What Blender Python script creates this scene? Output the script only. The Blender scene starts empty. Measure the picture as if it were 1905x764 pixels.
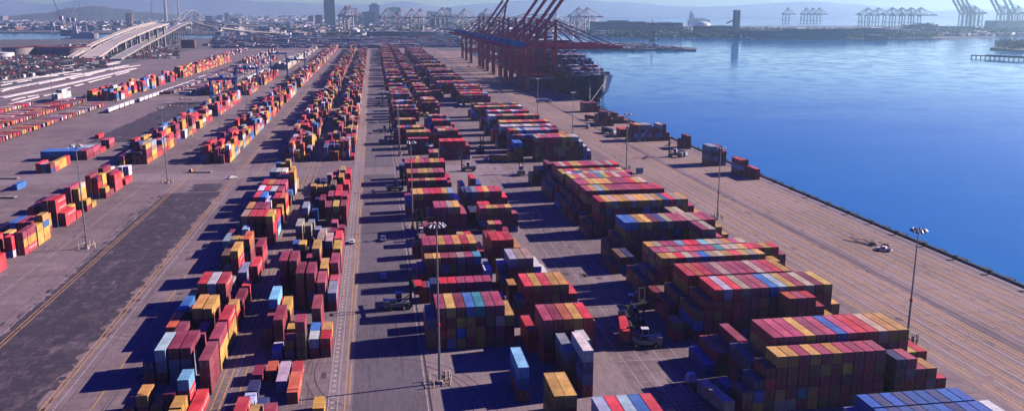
# Container terminal seen from the air. Units are metres; +Y runs along the yard, +X towards the water.
HAZE = 0.000088; HAZE_COL = (0.64, 0.95, 1.0); HAZE_G = 0.74; SUN = 5.0; SUN_EL = 26.5; SKY = 0.05; SKY_DUST = 0.8
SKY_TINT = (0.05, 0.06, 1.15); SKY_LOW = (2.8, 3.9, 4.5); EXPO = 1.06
import bpy, math, random
from mathutils import Vector, Matrix
from mathutils.bvhtree import BVHTree
R = math.radians
random.seed(7)
scene = bpy.context.scene
COL = scene.collection

# ------------------------------------------------------------------ camera constants
CAM_H = 87.0
F_PX, CX, CY, PW, PH = 1600.0, 952.5, 382.0, 1905.0, 764.0
TILT = math.atan((CY - 23) / F_PX)
YAW = math.atan((CX - 693) * math.cos(TILT) / F_PX)

# ------------------------------------------------------------------ mesh builder
class MB:
    def __init__(s):
        s.v = []; s.f = []; s.m = []; s.c = []
        s.mi = 0; s.col = (1, 1, 1)
    def add(s, vs, fs):
        o = len(s.v); s.v += [tuple(p) for p in vs]
        for f in fs:
            s.f.append([i + o for i in f]); s.m.append(s.mi); s.c.append(s.col)
        return s
    def box(s, x0, x1, y0, y1, z0, z1):
        vs = [(x0,y0,z0),(x1,y0,z0),(x1,y1,z0),(x0,y1,z0),(x0,y0,z1),(x1,y0,z1),(x1,y1,z1),(x0,y1,z1)]
        return s.add(vs, [(0,3,2,1),(4,5,6,7),(0,1,5,4),(1,2,6,5),(2,3,7,6),(3,0,4,7)])
    def rbox(s, cx, cy, z0, lx, ly, h, rz):
        c, n = math.cos(rz), math.sin(rz); vs = []
        for z in (z0, z0 + h):
            for a, b in ((-1,-1),(1,-1),(1,1),(-1,1)):
                x, y = a*lx/2, b*ly/2
                vs.append((cx + x*c - y*n, cy + x*n + y*c, z))
        return s.add(vs, [(0,3,2,1),(4,5,6,7),(0,1,5,4),(1,2,6,5),(2,3,7,6),(3,0,4,7)])
    def bar(s, p, q, w, h=None, up=(0,0,1)):
        h = h or w; p, q = Vector(p), Vector(q); d = (q - p).normalized(); u = Vector(up)
        if abs(d.dot(u)) > 0.95: u = Vector((0,1,0))
        r = d.cross(u).normalized(); u = r.cross(d).normalized(); vs = []
        for e in (p, q):
            for a, b in ((-1,-1),(1,-1),(1,1),(-1,1)): vs.append(e + r*(a*w/2) + u*(b*h/2))
        return s.add(vs, [(0,1,2,3),(7,6,5,4),(0,4,5,1),(1,5,6,2),(2,6,7,3),(3,7,4,0)])
    def cyl(s, p, q, r0, r1=None, n=12, caps=True):
        r1 = r0 if r1 is None else r1
        p, q = Vector(p), Vector(q); d = (q - p).normalized()
        u = Vector((0,0,1)) if abs(d.z) < 0.9 else Vector((1,0,0))
        a = d.cross(u).normalized(); b = d.cross(a); vs = []
        for e, rr in ((p, r0), (q, r1)):
            for i in range(n):
                t = 2*math.pi*i/n; vs.append(e + a*(rr*math.cos(t)) + b*(rr*math.sin(t)))
        fs = [(i, i+n, (i+1) % n + n, (i+1) % n) for i in range(n)]
        if caps: fs += [tuple(range(n)), tuple(range(2*n-1, n-1, -1))]
        return s.add(vs, fs)
    def prism(s, poly, z0, z1):
        n = len(poly)
        a = sum(poly[i][0]*poly[(i+1)%n][1] - poly[(i+1)%n][0]*poly[i][1] for i in range(n))
        if a < 0: poly = poly[::-1]
        vs = [(x,y,z0) for x,y in poly] + [(x,y,z1) for x,y in poly]
        return s.add(vs, [tuple(range(n-1,-1,-1)), tuple(range(n, 2*n))] + [(i,(i+1)%n,(i+1)%n+n,i+n) for i in range(n)])
    def sheet(s, x0, x1, y0, y1, z):
        return s.add([(x0,y0,z),(x1,y0,z),(x1,y1,z),(x0,y1,z)], [(0,1,2,3)])
    def poly(s, pts, z):
        return s.add([(x,y,z) for x,y in pts], [tuple(range(len(pts)))])
    def mesh(s, name, mats, color=False):
        me = bpy.data.meshes.new(name)
        me.from_pydata(s.v, [], s.f); 
        for m in (mats if isinstance(mats, (list, tuple)) else [mats]): me.materials.append(m)
        me.polygons.foreach_set('material_index', s.m)
        if color:
            at = me.color_attributes.new('Col', 'FLOAT_COLOR', 'CORNER'); d = []
            for c, f in zip(s.c, s.f): d += [c[0], c[1], c[2], 1.0]*len(f)
            at.data.foreach_set('color', d)
        me.update(); return me
    def obj(s, name, mats, parent=None, color=False, smooth=False, loc=None):
        me = s.mesh(name, mats, color)
        if smooth:
            for p in me.polygons: p.use_smooth = True
        o = bpy.data.objects.new(name, me); COL.objects.link(o)
        if parent is not None: o.parent = parent
        if loc is not None: o.location = loc
        return o

def empty(name, loc=(0,0,0), rz=0.0):
    o = bpy.data.objects.new(name, None); COL.objects.link(o)
    o.location = loc; o.rotation_euler = (0,0,rz); o.empty_display_size = 0.5
    return o
def tag(o, label=None, cat=None, group=None, kind=None):
    if label: o['label'] = label
    if cat: o['category'] = cat
    if group: o['group'] = group
    if kind: o['kind'] = kind
    return o
def struct(o): o['kind'] = 'structure'; return o
CH = {}
def kids(o): return [c for c in COL.objects if c.parent is o]
def dup(root, loc, rz=0.0, label=None, group=None, scale=None):
    def cp(o, parent):
        c = o.copy(); COL.objects.link(c)
        if parent is not None: c.parent = parent
        for k in CH_of(o): cp(k, c)
        return c
    c = cp(root, None); c.location = loc; c.rotation_euler = (0,0,rz)
    if scale: c.scale = scale
    if label: c['label'] = label
    if group: c['group'] = group
    return c
_ch = {}
def CH_of(o):
    if o.name not in _ch: _ch[o.name] = list(o.children)
    return _ch[o.name]

# ------------------------------------------------------------------ materials
def nodes(name):
    m = bpy.data.materials.new(name); m.use_nodes = True
    nt = m.node_tree; b = nt.nodes['Principled BSDF']; return m, nt, b
def N(nt, t, **k):
    n = nt.nodes.new(t)
    for a, v in k.items(): setattr(n, a, v)
    return n
def noise(nt, scale, detail=4, rough=0.55, vec=None, coord='Object'):
    tc = N(nt, 'ShaderNodeTexCoord'); mp = N(nt, 'ShaderNodeMapping')
    nt.links.new(tc.outputs[coord], mp.inputs[0])
    if vec: mp.inputs['Scale'].default_value = vec
    n = N(nt, 'ShaderNodeTexNoise'); n.inputs['Scale'].default_value = scale
    n.inputs['Detail'].default_value = detail; n.inputs['Roughness'].default_value = rough
    nt.links.new(mp.outputs[0], n.inputs['Vector']); return n
def ramp(nt, src, stops):
    r = N(nt, 'ShaderNodeValToRGB'); nt.links.new(src, r.inputs[0])
    e = r.color_ramp.elements
    while len(e) < len(stops): e.new(0.5)
    for i, (p, c) in enumerate(stops):
        e[i].position = p; e[i].color = (c[0], c[1], c[2], 1) if not isinstance(c, (int, float)) else (c, c, c, 1)
    return r
def mix(nt, a, b, fac, mode='MIX'):
    n = N(nt, 'ShaderNodeMix', data_type='RGBA', blend_type=mode)
    for inp, v in ((6, a), (7, b), (0, fac)):
        if isinstance(v, bpy.types.NodeSocket): nt.links.new(v, n.inputs[inp])
        elif isinstance(v, (int, float)): n.inputs[inp].default_value = v if inp == 0 else (v, v, v, 1)
        else: n.inputs[inp].default_value = (v[0], v[1], v[2], 1)
    return n.outputs[2]
def paint(name, col, rough=0.5, var=0.25, scale=0.6, metal=0.0, src=None):
    m, nt, b = nodes(name)
    n = noise(nt, scale, 5)
    r = ramp(nt, n.outputs[0], [(0.3, 1 - var), (0.7, 1 + var*0.3)])
    if src == 'object':
        oi = N(nt, 'ShaderNodeObjectInfo'); base = oi.outputs['Color']
    elif src == 'attr':
        a = N(nt, 'ShaderNodeAttribute'); a.attribute_name = 'Col'; base = a.outputs['Color']
    else: base = col
    c = mix(nt, base, r.outputs[0], 1.0, 'MULTIPLY')
    nt.links.new(c, b.inputs['Base Color'])
    b.inputs['Roughness'].default_value = rough; b.inputs['Metallic'].default_value = metal
    return m
def container_paint(name, src):
    m, nt, b = nodes(name)
    if src == 'object':
        base = N(nt, 'ShaderNodeObjectInfo').outputs['Color']
        rnd = N(nt, 'ShaderNodeObjectInfo').outputs['Random']
    else:
        a = N(nt, 'ShaderNodeAttribute'); a.attribute_name = 'Col'; base = a.outputs['Color']; rnd = None
    dirt = noise(nt, 0.45, 6, 0.65, vec=(1,1,1), coord='Object')
    r1 = ramp(nt, dirt.outputs[0], [(0.30, 0.52), (0.62, 1.12)])
    c = mix(nt, base, r1.outputs[0], 0.8, 'MULTIPLY')
    st = noise(nt, 1.3, 5, 0.7, vec=(2.2, 2.2, 0.25), coord='Object')      # rust and run-off streaks
    r2 = ramp(nt, st.outputs[0], [(0.56, 0.0), (0.72, 0.6)])
    c = mix(nt, c, (0.13, 0.065, 0.045), r2.outputs[0])
    fade = noise(nt, 0.16, 3, 0.5, coord='Object')
    r3 = ramp(nt, fade.outputs[0], [(0.45, 0.0), (0.8, 0.12)])
    c = mix(nt, c, (0.55, 0.5, 0.48), r3.outputs[0])
    nt.links.new(c, b.inputs['Base Color'])
    b.inputs['Roughness'].default_value = 0.55
    if src != 'object':                                       # corrugation as relief on the far stacks
        tc = N(nt, 'ShaderNodeTexCoord'); w = N(nt, 'ShaderNodeTexWave', bands_direction='Y')
        nt.links.new(tc.outputs['Object'], w.inputs[0]); w.inputs['Scale'].default_value = 1.1
        bp = N(nt, 'ShaderNodeBump'); bp.inputs['Strength'].default_value = 0.5; bp.inputs['Distance'].default_value = 0.05
        nt.links.new(w.outputs['Fac'], bp.inputs['Height']); nt.links.new(bp.outputs[0], b.inputs['Normal'])
    return m

M = {}
M['cont'] = container_paint('container_paint', 'object')
M['contmass'] = container_paint('container_paint_far', 'attr')
M['steel'] = paint('galvanised_steel', (0.22,0.23,0.25), 0.45, metal=0.5)
M['dark'] = paint('dark_rubber', (0.02,0.02,0.024), 0.8)
M['glass'] = paint('dark_glass', (0.02,0.03,0.05), 0.1, var=0.0)
M['white'] = paint('white_paint', (0.72,0.71,0.69), 0.45)
M['cream'] = paint('cream_paint', (0.62,0.5,0.33), 0.6)
M['yellow'] = paint('yellow_paint', (0.6,0.36,0.06), 0.55)
M['red'] = paint('red_crane_paint', (0.74,0.030,0.11), 0.5)
M['redpaint'] = paint('bright_red_paint', (0.55,0.04,0.03), 0.5)
M['blue'] = paint('blue_crane_paint', (0.025,0.13,0.42), 0.45)
M['bluehouse'] = paint('machinery_house_blue', (0.01,0.12,0.42), 0.5)
M['hull'] = paint('navy_hull', (0.012,0.02,0.07), 0.35, scale=0.05)
M['hullred'] = paint('hull_boot_topping', (0.18,0.03,0.03), 0.5)
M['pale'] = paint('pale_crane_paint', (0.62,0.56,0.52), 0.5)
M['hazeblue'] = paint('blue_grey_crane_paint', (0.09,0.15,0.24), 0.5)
M['concrete'] = paint('bridge_concrete', (0.46,0.41,0.36), 0.85, scale=0.05)
M['concrete2'] = paint('old_bridge_concrete', (0.30,0.28,0.27), 0.85, scale=0.05)
M['brick'] = paint('tank_paint', (0.30,0.26,0.24), 0.7, scale=0.08)
M['orange'] = paint('orange_paint', (0.55,0.13,0.04), 0.5)
M['logo_w'] = paint('white_lettering', (0.75,0.73,0.7), 0.5)
M['logo_k'] = paint('dark_lettering', (0.05,0.04,0.04), 0.5)

# asphalt with repairs, oil stains, slab joints
def ground_mat(name, base, slab=None, stain=0.5, lo=0.72, brown=0.5):
    m, nt, b = nodes(name)
    n1 = noise(nt, 0.012, 5, 0.6); r1 = ramp(nt, n1.outputs[0], [(0.32, lo*.9), (0.68, 1.16)])
    c = mix(nt, base, r1.outputs[0], 1.0, 'MULTIPLY')
    n2 = noise(nt, 0.10, 6, 0.7, vec=(1, 0.25, 1)); r2 = ramp(nt, n2.outputs[0], [(0.42, 0.0), (0.72, brown)])
    c = mix(nt, c, (0.25,0.20,0.19), r2.outputs[0])
    n3 = noise(nt, 0.22, 8, 0.78); r3 = ramp(nt, n3.outputs[0], [(0.53, 0.0), (0.66, stain)])
    c = mix(nt, c, (0.045,0.04,0.045), r3.outputs[0])
    n4 = noise(nt, 1.6, 3, 0.7, vec=(1, 0.12, 1)); r4 = ramp(nt, n4.outputs[0], [(0.35, 0.78), (0.65, 1.14)])
    c = mix(nt, c, r4.outputs[0], 1.0, 'MULTIPLY')
    if slab:
        tc = N(nt, 'ShaderNodeTexCoord'); br = N(nt, 'ShaderNodeTexBrick')
        br.offset = slab[3] if len(slab) > 3 else 0.0; br.inputs['Scale'].default_value = 1.0
        br.inputs['Brick Width'].default_value = slab[0]; br.inputs['Row Height'].default_value = slab[1]
        br.inputs['Mortar Size'].default_value = slab[2]; br.inputs['Mortar Smooth'].default_value = 0.3
        br.inputs['Color1'].default_value = (0.86,0.86,0.86,1); br.inputs['Color2'].default_value = (1.1,1.1,1.1,1)
        br.inputs['Mortar'].default_value = (0.5,0.5,0.5,1)
        nt.links.new(tc.outputs['Object'], br.inputs[0])
        c = mix(nt, c, br.outputs['Color'], 1.0, 'MULTIPLY')
    nt.links.new(c, b.inputs['Base Color']); b.inputs['Roughness'].default_value = 0.9
    return m
def old_tar():
    m, nt, b = nodes('old_dark_tar')
    tc = N(nt, 'ShaderNodeTexCoord'); br = N(nt, 'ShaderNodeTexBrick'); br.offset = 0.37
    br.inputs['Scale'].default_value = 1.0; br.inputs['Brick Width'].default_value = 2.9; br.inputs['Row Height'].default_value = 3.1
    br.inputs['Mortar Size'].default_value = 0.16; br.inputs['Mortar Smooth'].default_value = 0.5; br.inputs['Bias'].default_value = -0.45
    br.inputs['Color1'].default_value = (0.034,0.026,0.042,1); br.inputs['Color2'].default_value = (0.115,0.088,0.105,1); br.inputs['Mortar'].default_value = (0.012,0.01,0.016,1)
    nt.links.new(tc.outputs['Object'], br.inputs[0])
    n = noise(nt, 0.07, 6, 0.75); r = ramp(nt, n.outputs[0], [(0.40, 0.0), (0.66, 0.85)])
    c = mix(nt, br.outputs['Color'], (0.030,0.023,0.036), r.outputs[0])
    n = noise(nt, 0.25, 5, 0.7, vec=(1.0,0.3,1)); r = ramp(nt, n.outputs[0], [(0.55, 0.0), (0.68, 0.9)])
    c = mix(nt, c, (0.15,0.11,0.125), r.outputs[0])
    n = noise(nt, 1.8, 4, 0.7, vec=(0.25,1.0,1)); r = ramp(nt, n.outputs[0], [(0.58, 0.0), (0.66, 0.7)])
    c = mix(nt, c, (0.20,0.15,0.165), r.outputs[0])
    n = noise(nt, 0.5, 5, 0.7, vec=(0.15,1.0,1)); r = ramp(nt, n.outputs[0], [(0.55, 0.0), (0.62, 0.85)])
    c = mix(nt, c, (0.02,0.015,0.025), r.outputs[0])
    nt.links.new(c, b.inputs['Base Color']); b.inputs['Roughness'].default_value = 0.9
    return m
ASPH = (0.195,0.145,0.15)
M['yard'] = ground_mat('yard_asphalt', ASPH, slab=(9.0, 6.0, 0.12))
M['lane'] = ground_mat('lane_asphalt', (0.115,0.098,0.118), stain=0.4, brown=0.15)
M['strip'] = ground_mat('pale_travelway', (0.235,0.185,0.19), stain=0.25)
M['quay'] = ground_mat('quay_concrete', (0.235,0.165,0.155), slab=(4.6, 70.0, 0.16), stain=0.45, brown=0.5)
M['kerb'] = ground_mat('quay_kerb', (0.40,0.33,0.31), slab=(2.0, 12.0, 0.15), stain=0.2)
M['land'] = ground_mat('far_land', (0.085,0.085,0.085), stain=0.5, lo=0.5, brown=0.6)
M['oldtar'] = old_tar()
M['mark_w'] = paint('worn_white_marking', (0.46,0.42,0.42), 0.8, var=0.5, scale=2.0)
M['mark_y'] = paint('worn_yellow_marking', (0.55,0.32,0.10), 0.8, var=0.5, scale=2.0)
M['rail'] = paint('crane_rail_steel', (0.05,0.045,0.05), 0.5)
M['patch'] = paint('tar_patch', (0.075,0.06,0.068), 0.9, var=.5, scale=1.5)
M['foliage'] = paint('foliage', (0.035,0.055,0.03), 0.9, scale=0.02)
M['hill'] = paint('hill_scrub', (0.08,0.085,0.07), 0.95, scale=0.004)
M['mount'] = paint('mountain', (0.26,0.30,0.36), 0.95, scale=0.001)  # pale blue-grey base: bright mist over the ranges is put into the colour
M['bldmass'] = paint('building_walls', None, 0.85, var=0.15, scale=0.05, src='attr')
M['bld'] = paint('building_wall', None, 0.8, var=0.12, scale=0.05, src='object')
M['blu_glass'] = paint('tower_glass', (0.03,0.10,0.16), 0.15, var=0.1)
M['window'] = paint('window_glass', (0.04,0.05,0.08), 0.2, var=0.0)

def water_mat():
    m, nt, b = nodes('harbour_water')
    b.inputs['Base Color'].default_value = (0.001, 0.14, 0.35, 1)
    b.inputs['Roughness'].default_value = 0.10; b.inputs['IOR'].default_value = 1.33
    n = noise(nt, 0.03, 3, 0.6); r = ramp(nt, n.outputs[0], [(0.4, 0.05), (0.62, 0.16)])
    nt.links.new(r.outputs[0], b.inputs['Roughness'])
    n1 = noise(nt, 0.55, 4, 0.6, vec=(0.5, 1.0, 1)); n2 = noise(nt, 0.06, 3, 0.5, vec=(0.35, 1.0, 1))
    wp = noise(nt, 0.006, 4, 0.6, vec=(0.4, 1.0, 1)); wr = ramp(nt, wp.outputs[0], [(0.42, 0.05), (0.60, 1.3)])
    add = N(nt, 'ShaderNodeMath', operation='ADD')
    nt.links.new(n1.outputs[0], add.inputs[0]); nt.links.new(n2.outputs[0], add.inputs[1])
    mul = N(nt, 'ShaderNodeMath', operation='MULTIPLY')
    nt.links.new(add.outputs[0], mul.inputs[0]); nt.links.new(wr.outputs[0], mul.inputs[1])
    bp = N(nt, 'ShaderNodeBump'); bp.inputs['Strength'].default_value = 0.28; bp.inputs['Distance'].default_value = 0.18
    nt.links.new(mul.outputs[0], bp.inputs['Height']); nt.links.new(bp.outputs[0], b.inputs['Normal'])
    return m
M['water'] = water_mat()

# ------------------------------------------------------------------ setting: ground, water, quay
QX = 206.0
g = MB(); g.prism([(-9000,-300),(QX,-300),(QX,2010),(330,2075),(520,2085),(760,1990),(800,2090),(700,2440),(560,2700),(500,3000),(300,3080),(-3200,3080),(-9000,2700)], -9, 0)
struct(g.obj('ground', M['land']))
g = MB(); g.prism([(-9000,4150),(-3000,4250),(-1500,4150),(-700,3700),(400,3560),(760,3750),(980,3610),(1170,3180),(1400,2950),(1500,2760),(1900,2700),(2450,3000),(3600,3500),(3900,5200),(1800,5500),(1500,8500),(-200,22000),(-30000,22000),(-30000,4150)], -9, 0)
struct(g.obj('far_land', M['land']))
g = MB(); g.prism([(-15000,20500),(-200,20500),(2600,13500),(15000,12500),(26000,12500),(26000,24000),(-15000,24000)], -9, 1)
struct(g.obj('distant_coast', M['land']))
g = MB(); g.sheet(-32000, 32000, -2500, 24500, -3.2)
struct(g.obj('water', M['water']))

def sheet(name, mat, x0, x1, y0, y1, z):
    g = MB(); g.sheet(x0, x1, y0, y1, z); return struct(g.obj(name, mat))
sheet('yard_asphalt', M['yard'], -420, 150, -200, 2180, 0.004)
sheet('quay_apron', M['quay'], 138, 203.2, -200, 2005, 0.012)
sheet('quay_edge_paving', M['kerb'], 203.2, 206.0, -200, 2005, 0.016)
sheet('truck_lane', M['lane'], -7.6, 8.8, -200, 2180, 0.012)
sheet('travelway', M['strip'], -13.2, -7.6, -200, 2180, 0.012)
g = MB()
def ragged(g, x0, x1, y0, y1, z, sd):
    q = random.Random(sd); L_, R_ = [], []; y = y0
    while y < y1:
        L_.append((x0 + q.uniform(-2.2,1.6), y)); R_.append((x1 + q.uniform(-1.6,1.3), y)); y += q.uniform(1.2, 4)
    for i in range(len(L_)-1): g.add([(*L_[i],z),(*R_[i],z),(*R_[i+1],z),(*L_[i+1],z)], [(0,1,2,3)])
ragged(g, -104.5, -77.8, 60, 438, 0.012, 1); ragged(g, -196, -168, 620, 900, 0.012, 2); ragged(g, -93, -80, 438, 462, 0.012, 3)
for k in range(60):
    q = random.uniform(90, 440); xx = random.choice((-77.4, -104.5)) + random.uniform(-1.5,1.5); g.sheet(xx, xx + random.uniform(.6,2.6), q, q + random.uniform(.6,3.5), 0.0121 + k*1e-5)
if 0: g.sheet(0,0,0,0,0)
struct(g.obj('old_slot_paving', M['oldtar']))
sheet('cross_road', M['strip'], -200, 70, 471, 494, 0.016)
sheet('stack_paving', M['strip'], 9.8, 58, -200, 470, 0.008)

# painted markings and rails
w = MB(); y_ = MB(); rl = MB(); pt = MB()
def dash(b, x, wd, y0, y1, on, off, z=0.022):
    on = on*.3 if on > 20 else on
    y = y0
    while y < y1:
        b.sheet(x - wd/2, x + wd/2, y, min(y + on, y1), z); y += on + off + (random.uniform(0, 3.5) if on > 20 and random.random() < .5 else 0)
for x in (-102.2,-101.0,-76.8,-75.6,-65.5,-39.0,-37.2,-33.9): dash(y_, x, 0.28, 80, 2100, 60, 0.6)
for x in (-8.3,-9.3): dash(y_, x, 0.25, 80, 2150, 80, 0.5)
for x in (-13.0,-10.9): dash(w, x, 0.18, 80, 2150, 60, 0.6)
for x in (9.4, -73.8, -104.5, -119.5): dash(w, x, 0.2, 80, 2100, 30, 0.7)
dash(w, -36.0, 0.2, 80, 2100, 40, 1)
for yy in range(150, 1200, 3):                              # numbered slot marks along the travelway
    w.sheet(-12.5 + random.uniform(-.05,.05), -11.7, yy, yy + 0.9, 0.022)
    if random.random() < 0.6: w.sheet(-12.35, -11.85, yy + 1.1, yy + 1.4, 0.022)
for i, x in enumerate([141.5,146.0,149.5,153.0,156.5,160.0,163.0,171.0,174.5,178.0,181.5,185.0,188.5,192.0,195.5,199.5]):
    b = (y_, w)[i % 2]; wd = 0.42 if i % 2 == 0 else 0.30
    dash(b, x, wd, 60, 1990, 90, 0.4)
    dash(y_, x + 1.3, 0.26, 60, 1990, 70, 0.5)
for x in (165.6,166.9,167.6,200.9,202.6): rl.sheet(x - 0.17, x + 0.17, -100, 2000, 0.024)
rl.sheet(138.8, 138.96, -100, 2000, 0.024)
rl.sheet(9.9, 10.35, -100, 2150, 0.020)
for y0 in range(160, 470, 13):                              # painted bay boxes under the stacks
    for x in (-31.6,-28.5,-25.4,-22.3,-19.2,-16.1): w.sheet(x-.05, x+.05, y0, y0+5, 0.020)
    w.sheet(59, 76, y0, y0 + 0.16, 0.020)
for x in (60.5, 65, 70, 75): w.sheet(x-.08, x+.08, 100, 470, 0.020)
for k in range(420):                                        # tar patches and skid marks
    x = random.choice([random.uniform(-128,-60), random.uniform(-36,-14), random.uniform(140,200), random.uniform(58,76)]); y = random.uniform(150, 900)
    a, b = random.uniform(.5,2.2), random.uniform(.6,5)
    pt.poly([(x,y),(x+a,y+random.uniform(-.2,.2)),(x+a*.9,y+b),(x-.1,y+b*.95)], 0.0185)
for k in range(260):
    y = random.uniform(160, 900); x = random.choice([random.uniform(-1.5,7), random.uniform(-8,0), random.uniform(165,170), random.uniform(142,200), random.uniform(-76,-60), random.uniform(-128,-105)])
    pt.sheet(x, x+0.25, y, y+random.uniform(3,25), 0.0185)
for k in range(70):                                         # tyre arcs
    cx_, cy_, r_, a_ = random.choice([random.uniform(-128,-60), random.uniform(-8,7), random.uniform(60,76), random.uniform(142,200)]), random.uniform(160, 700), random.uniform(5, 22), random.uniform(0, 6.28)
    for o_ in (0, 2.1):
        seg = [(cx_ + (r_+o_)*math.cos(a_ + i*.13), cy_ + (r_+o_)*1.5*math.sin(a_ + i*.13)) for i in range(12)]
        for (xa, ya), (xb, yb) in zip(seg, seg[1:]): pt.add([(xa,ya,.0192+k*2e-6),(xb,yb,.0192+k*2e-6),(xb+.22,yb+.22,.0192+k*2e-6),(xa+.22,ya+.22,.0192+k*2e-6)], [(0,1,2,3)])
for yy in (214, 236, 300, 385):                             # worn cross seams and drains
    pt.sheet(-128, -104, yy, yy+.35, .0187); pt.sheet(59, 76, yy+9, yy+9.3, .0187); pt.sheet(140, 203, yy+4, yy+4.25, .0187)
struct(w.obj('white_road_marking', M['mark_w'])); struct(y_.obj('yellow_road_marking', M['mark_y']))
struct(rl.obj('crane_rail_track', M['rail'])); struct(pt.obj('tar_patches', M['patch']))
# quay wall face, coping and fender line
g = MB(); g.box(206.0, 206.9, -200, 2005, -5, 0.25); g.box(205.6, 206.7, -200, 2005, 0.26, 0.65)
g.box(206.9, 207.5, -200, 2005, -2.6, -0.3)
for yy in range(-200, 2005, 12): g.box(206.9, 208.3, yy, yy+3.2, -4, 0.5)
struct(g.obj('quay_wall', M['dark']))
# ------------------------------------------------------------------ containers
CC = {'M':(0.30,0.032,0.060),'R':(0.72,0.040,0.055),'O':(0.72,0.14,0.05),'Y':(0.68,0.38,0.075),'B':(0.035,0.17,0.50),
      'T':(0.05,0.33,0.36),'C':(0.22,0.55,0.70),'W':(0.74,0.70,0.68),'G':(0.30,0.33,0.42),'N':(0.22,0.115,0.07),
      'V':(0.035,0.05,0.16),'P':(0.47,0.065,0.12),'L':(0.40,0.52,0.62),'S':(0.52,0.40,0.28)}
CC['D'] = (0.012,0.11,0.42)
CN = {'D':'dark blue','M':'maroon','R':'bright red','O':'orange','Y':'yellow','B':'blue','T':'teal','C':'turquoise','W':'white','G':'grey',
      'N':'brown','V':'navy','P':'dusty red','L':'pale blue','S':'tan'}
MIXL = 'MMMMMPPRRRRYYYYYYBGGWVNOSOML'      # stacks left of the lane
MIXR = 'MMMMMPPPRRYYYYSYYBGNNTLMM'      # ramparts right of the lane
BOX = []       # x0, yf, dx, dy, z, h, colour, block, row, stackno, tier
H40, H20 = 2.87, 2.6
def stack(blk, row, x, y, L, cols, th=None):
    th = th or (H40 if L > 7 else H20)
    for t, c in enumerate(cols):
        BOX.append(dict(x=x, y=y, dx=2.44, dy=(12.19 if L > 30 else 6.06) if L in (20,40) else L, z=t*th, h=th-0.02, c=c, b=blk, r=row, t=t, n=len(cols)))
def st(blk, row, x, y, L, cols): stack(blk, row, x, y, L, cols, H40 if L == 40 else H20)

CX0 = [-57.0,-54.1,-51.2,-48.3,-45.4,-42.55]
for r, y, L, c in [
 (5,170,20,'RR'),(5,180,40,'R'),(5,195,40,'MMM'),(5,208.6,40,'YYM'),(5,222.3,40,'YYR'),(5,235.6,20,'RRY'),(5,246,40,'MM'),
 (5,262,20,'MR'),(5,281,40,'MR'),(5,295,40,'MRM'),(5,328.3,40,'MRRY'),(5,342,40,'CBR'),(5,361,20,'RYY'),(5,375.6,40,'YRO'),(5,398,20,'YV'),(5,405,20,'YB'),(5,421.6,40,'WWYY'),(5,435,20,'YY'),
 (4,164,20,'YY'),(4,171,20,'YY'),(4,178,20,'MY'),(4,186.3,20,'GRC'),(4,274.5,40,'MG'),(4,288,20,'S'),(4,341.6,40,'RMR'),(4,356,20,'MR'),(4,375.6,40,'MRR'),(4,391,40,'MMP'),(4,407,40,'MMP'),(4,425,40,'YPP'),(4,440,20,'YYY'),(4,455,20,'MMY'),
 (3,163,20,'MM'),(3,170,20,'RM'),(3,185,20,'MM'),(3,203.5,40,'GGM'),(3,217.5,40,'MP'),(3,231.8,40,'MMY'),(3,254.3,40,'MMR'),(3,267.3,20,'GS'),(3,280,40,'MRRY'),(3,295,20,'YM'),(3,306,40,'MNO'),(3,341.6,40,'MMR'),(3,355.4,40,'MPM'),(3,372.2,20,'WGW'),(3,379,20,'GGW'),(3,391.1,40,'GGW'),(3,406.8,40,'MMP'),(3,425,40,'MMM'),(3,439.7,40,'GGW'),(3,463,20,'RRYY'),
 (2,164,20,'YY'),(2,171,20,'M'),(2,185,20,'Y'),(2,203.6,40,'GGM'),(2,232.6,40,'MMY'),(2,254.5,40,'GGW'),(2,281,20,'MN'),(2,296,40,'GY'),(2,310.5,40,'MY'),(2,324,20,'MGL'),(2,342.2,40,'MMR'),(2,356.5,40,'MMM'),(2,378.9,40,'MBB'),(2,392.8,40,'MRR'),(2,408,40,'MMY'),(2,424,20,'MM'),(2,439.9,40,'GGW'),(2,467,20,'GMY'),(2,453,20,'YY'),
 (1,171,20,'M'),(1,185.2,20,'MY'),(1,203,40,'MGL'),(1,219,40,'MM'),(1,240,20,'NM'),(1,255.2,40,'MMR'),(1,282,20,'M'),(1,296,40,'MN'),(1,311.6,40,'YY'),(1,342.6,40,'MGS'),(1,357,40,'MNY'),(1,379.2,40,'MPR'),(1,393.4,40,'MWW'),(1,408.8,40,'MRR'),(1,440.2,40,'GGG'),(1,424,20,'MN'),(1,470,20,'MGB'),
 (0,164,20,'R'),(0,185,20,'M'),(0,203,40,'MV'),(0,226.8,40,'MO'),(0,241,40,'VB'),(0,255,20,'MN'),(0,283,20,'M'),(0,315.6,40,'ML'),(0,330,20,'MM'),(0,357,20,'MM'),(0,393,40,'NV'),(0,409,40,'NR'),(0,441,20,'BB'),(0,451,20,'M')]: st('C', r, CX0[r] + random.uniform(-.06,.06), y, L, c)
DX0 = [-31.5,-28.4,-25.3,-22.2,-19.1,-16.0]
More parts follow.
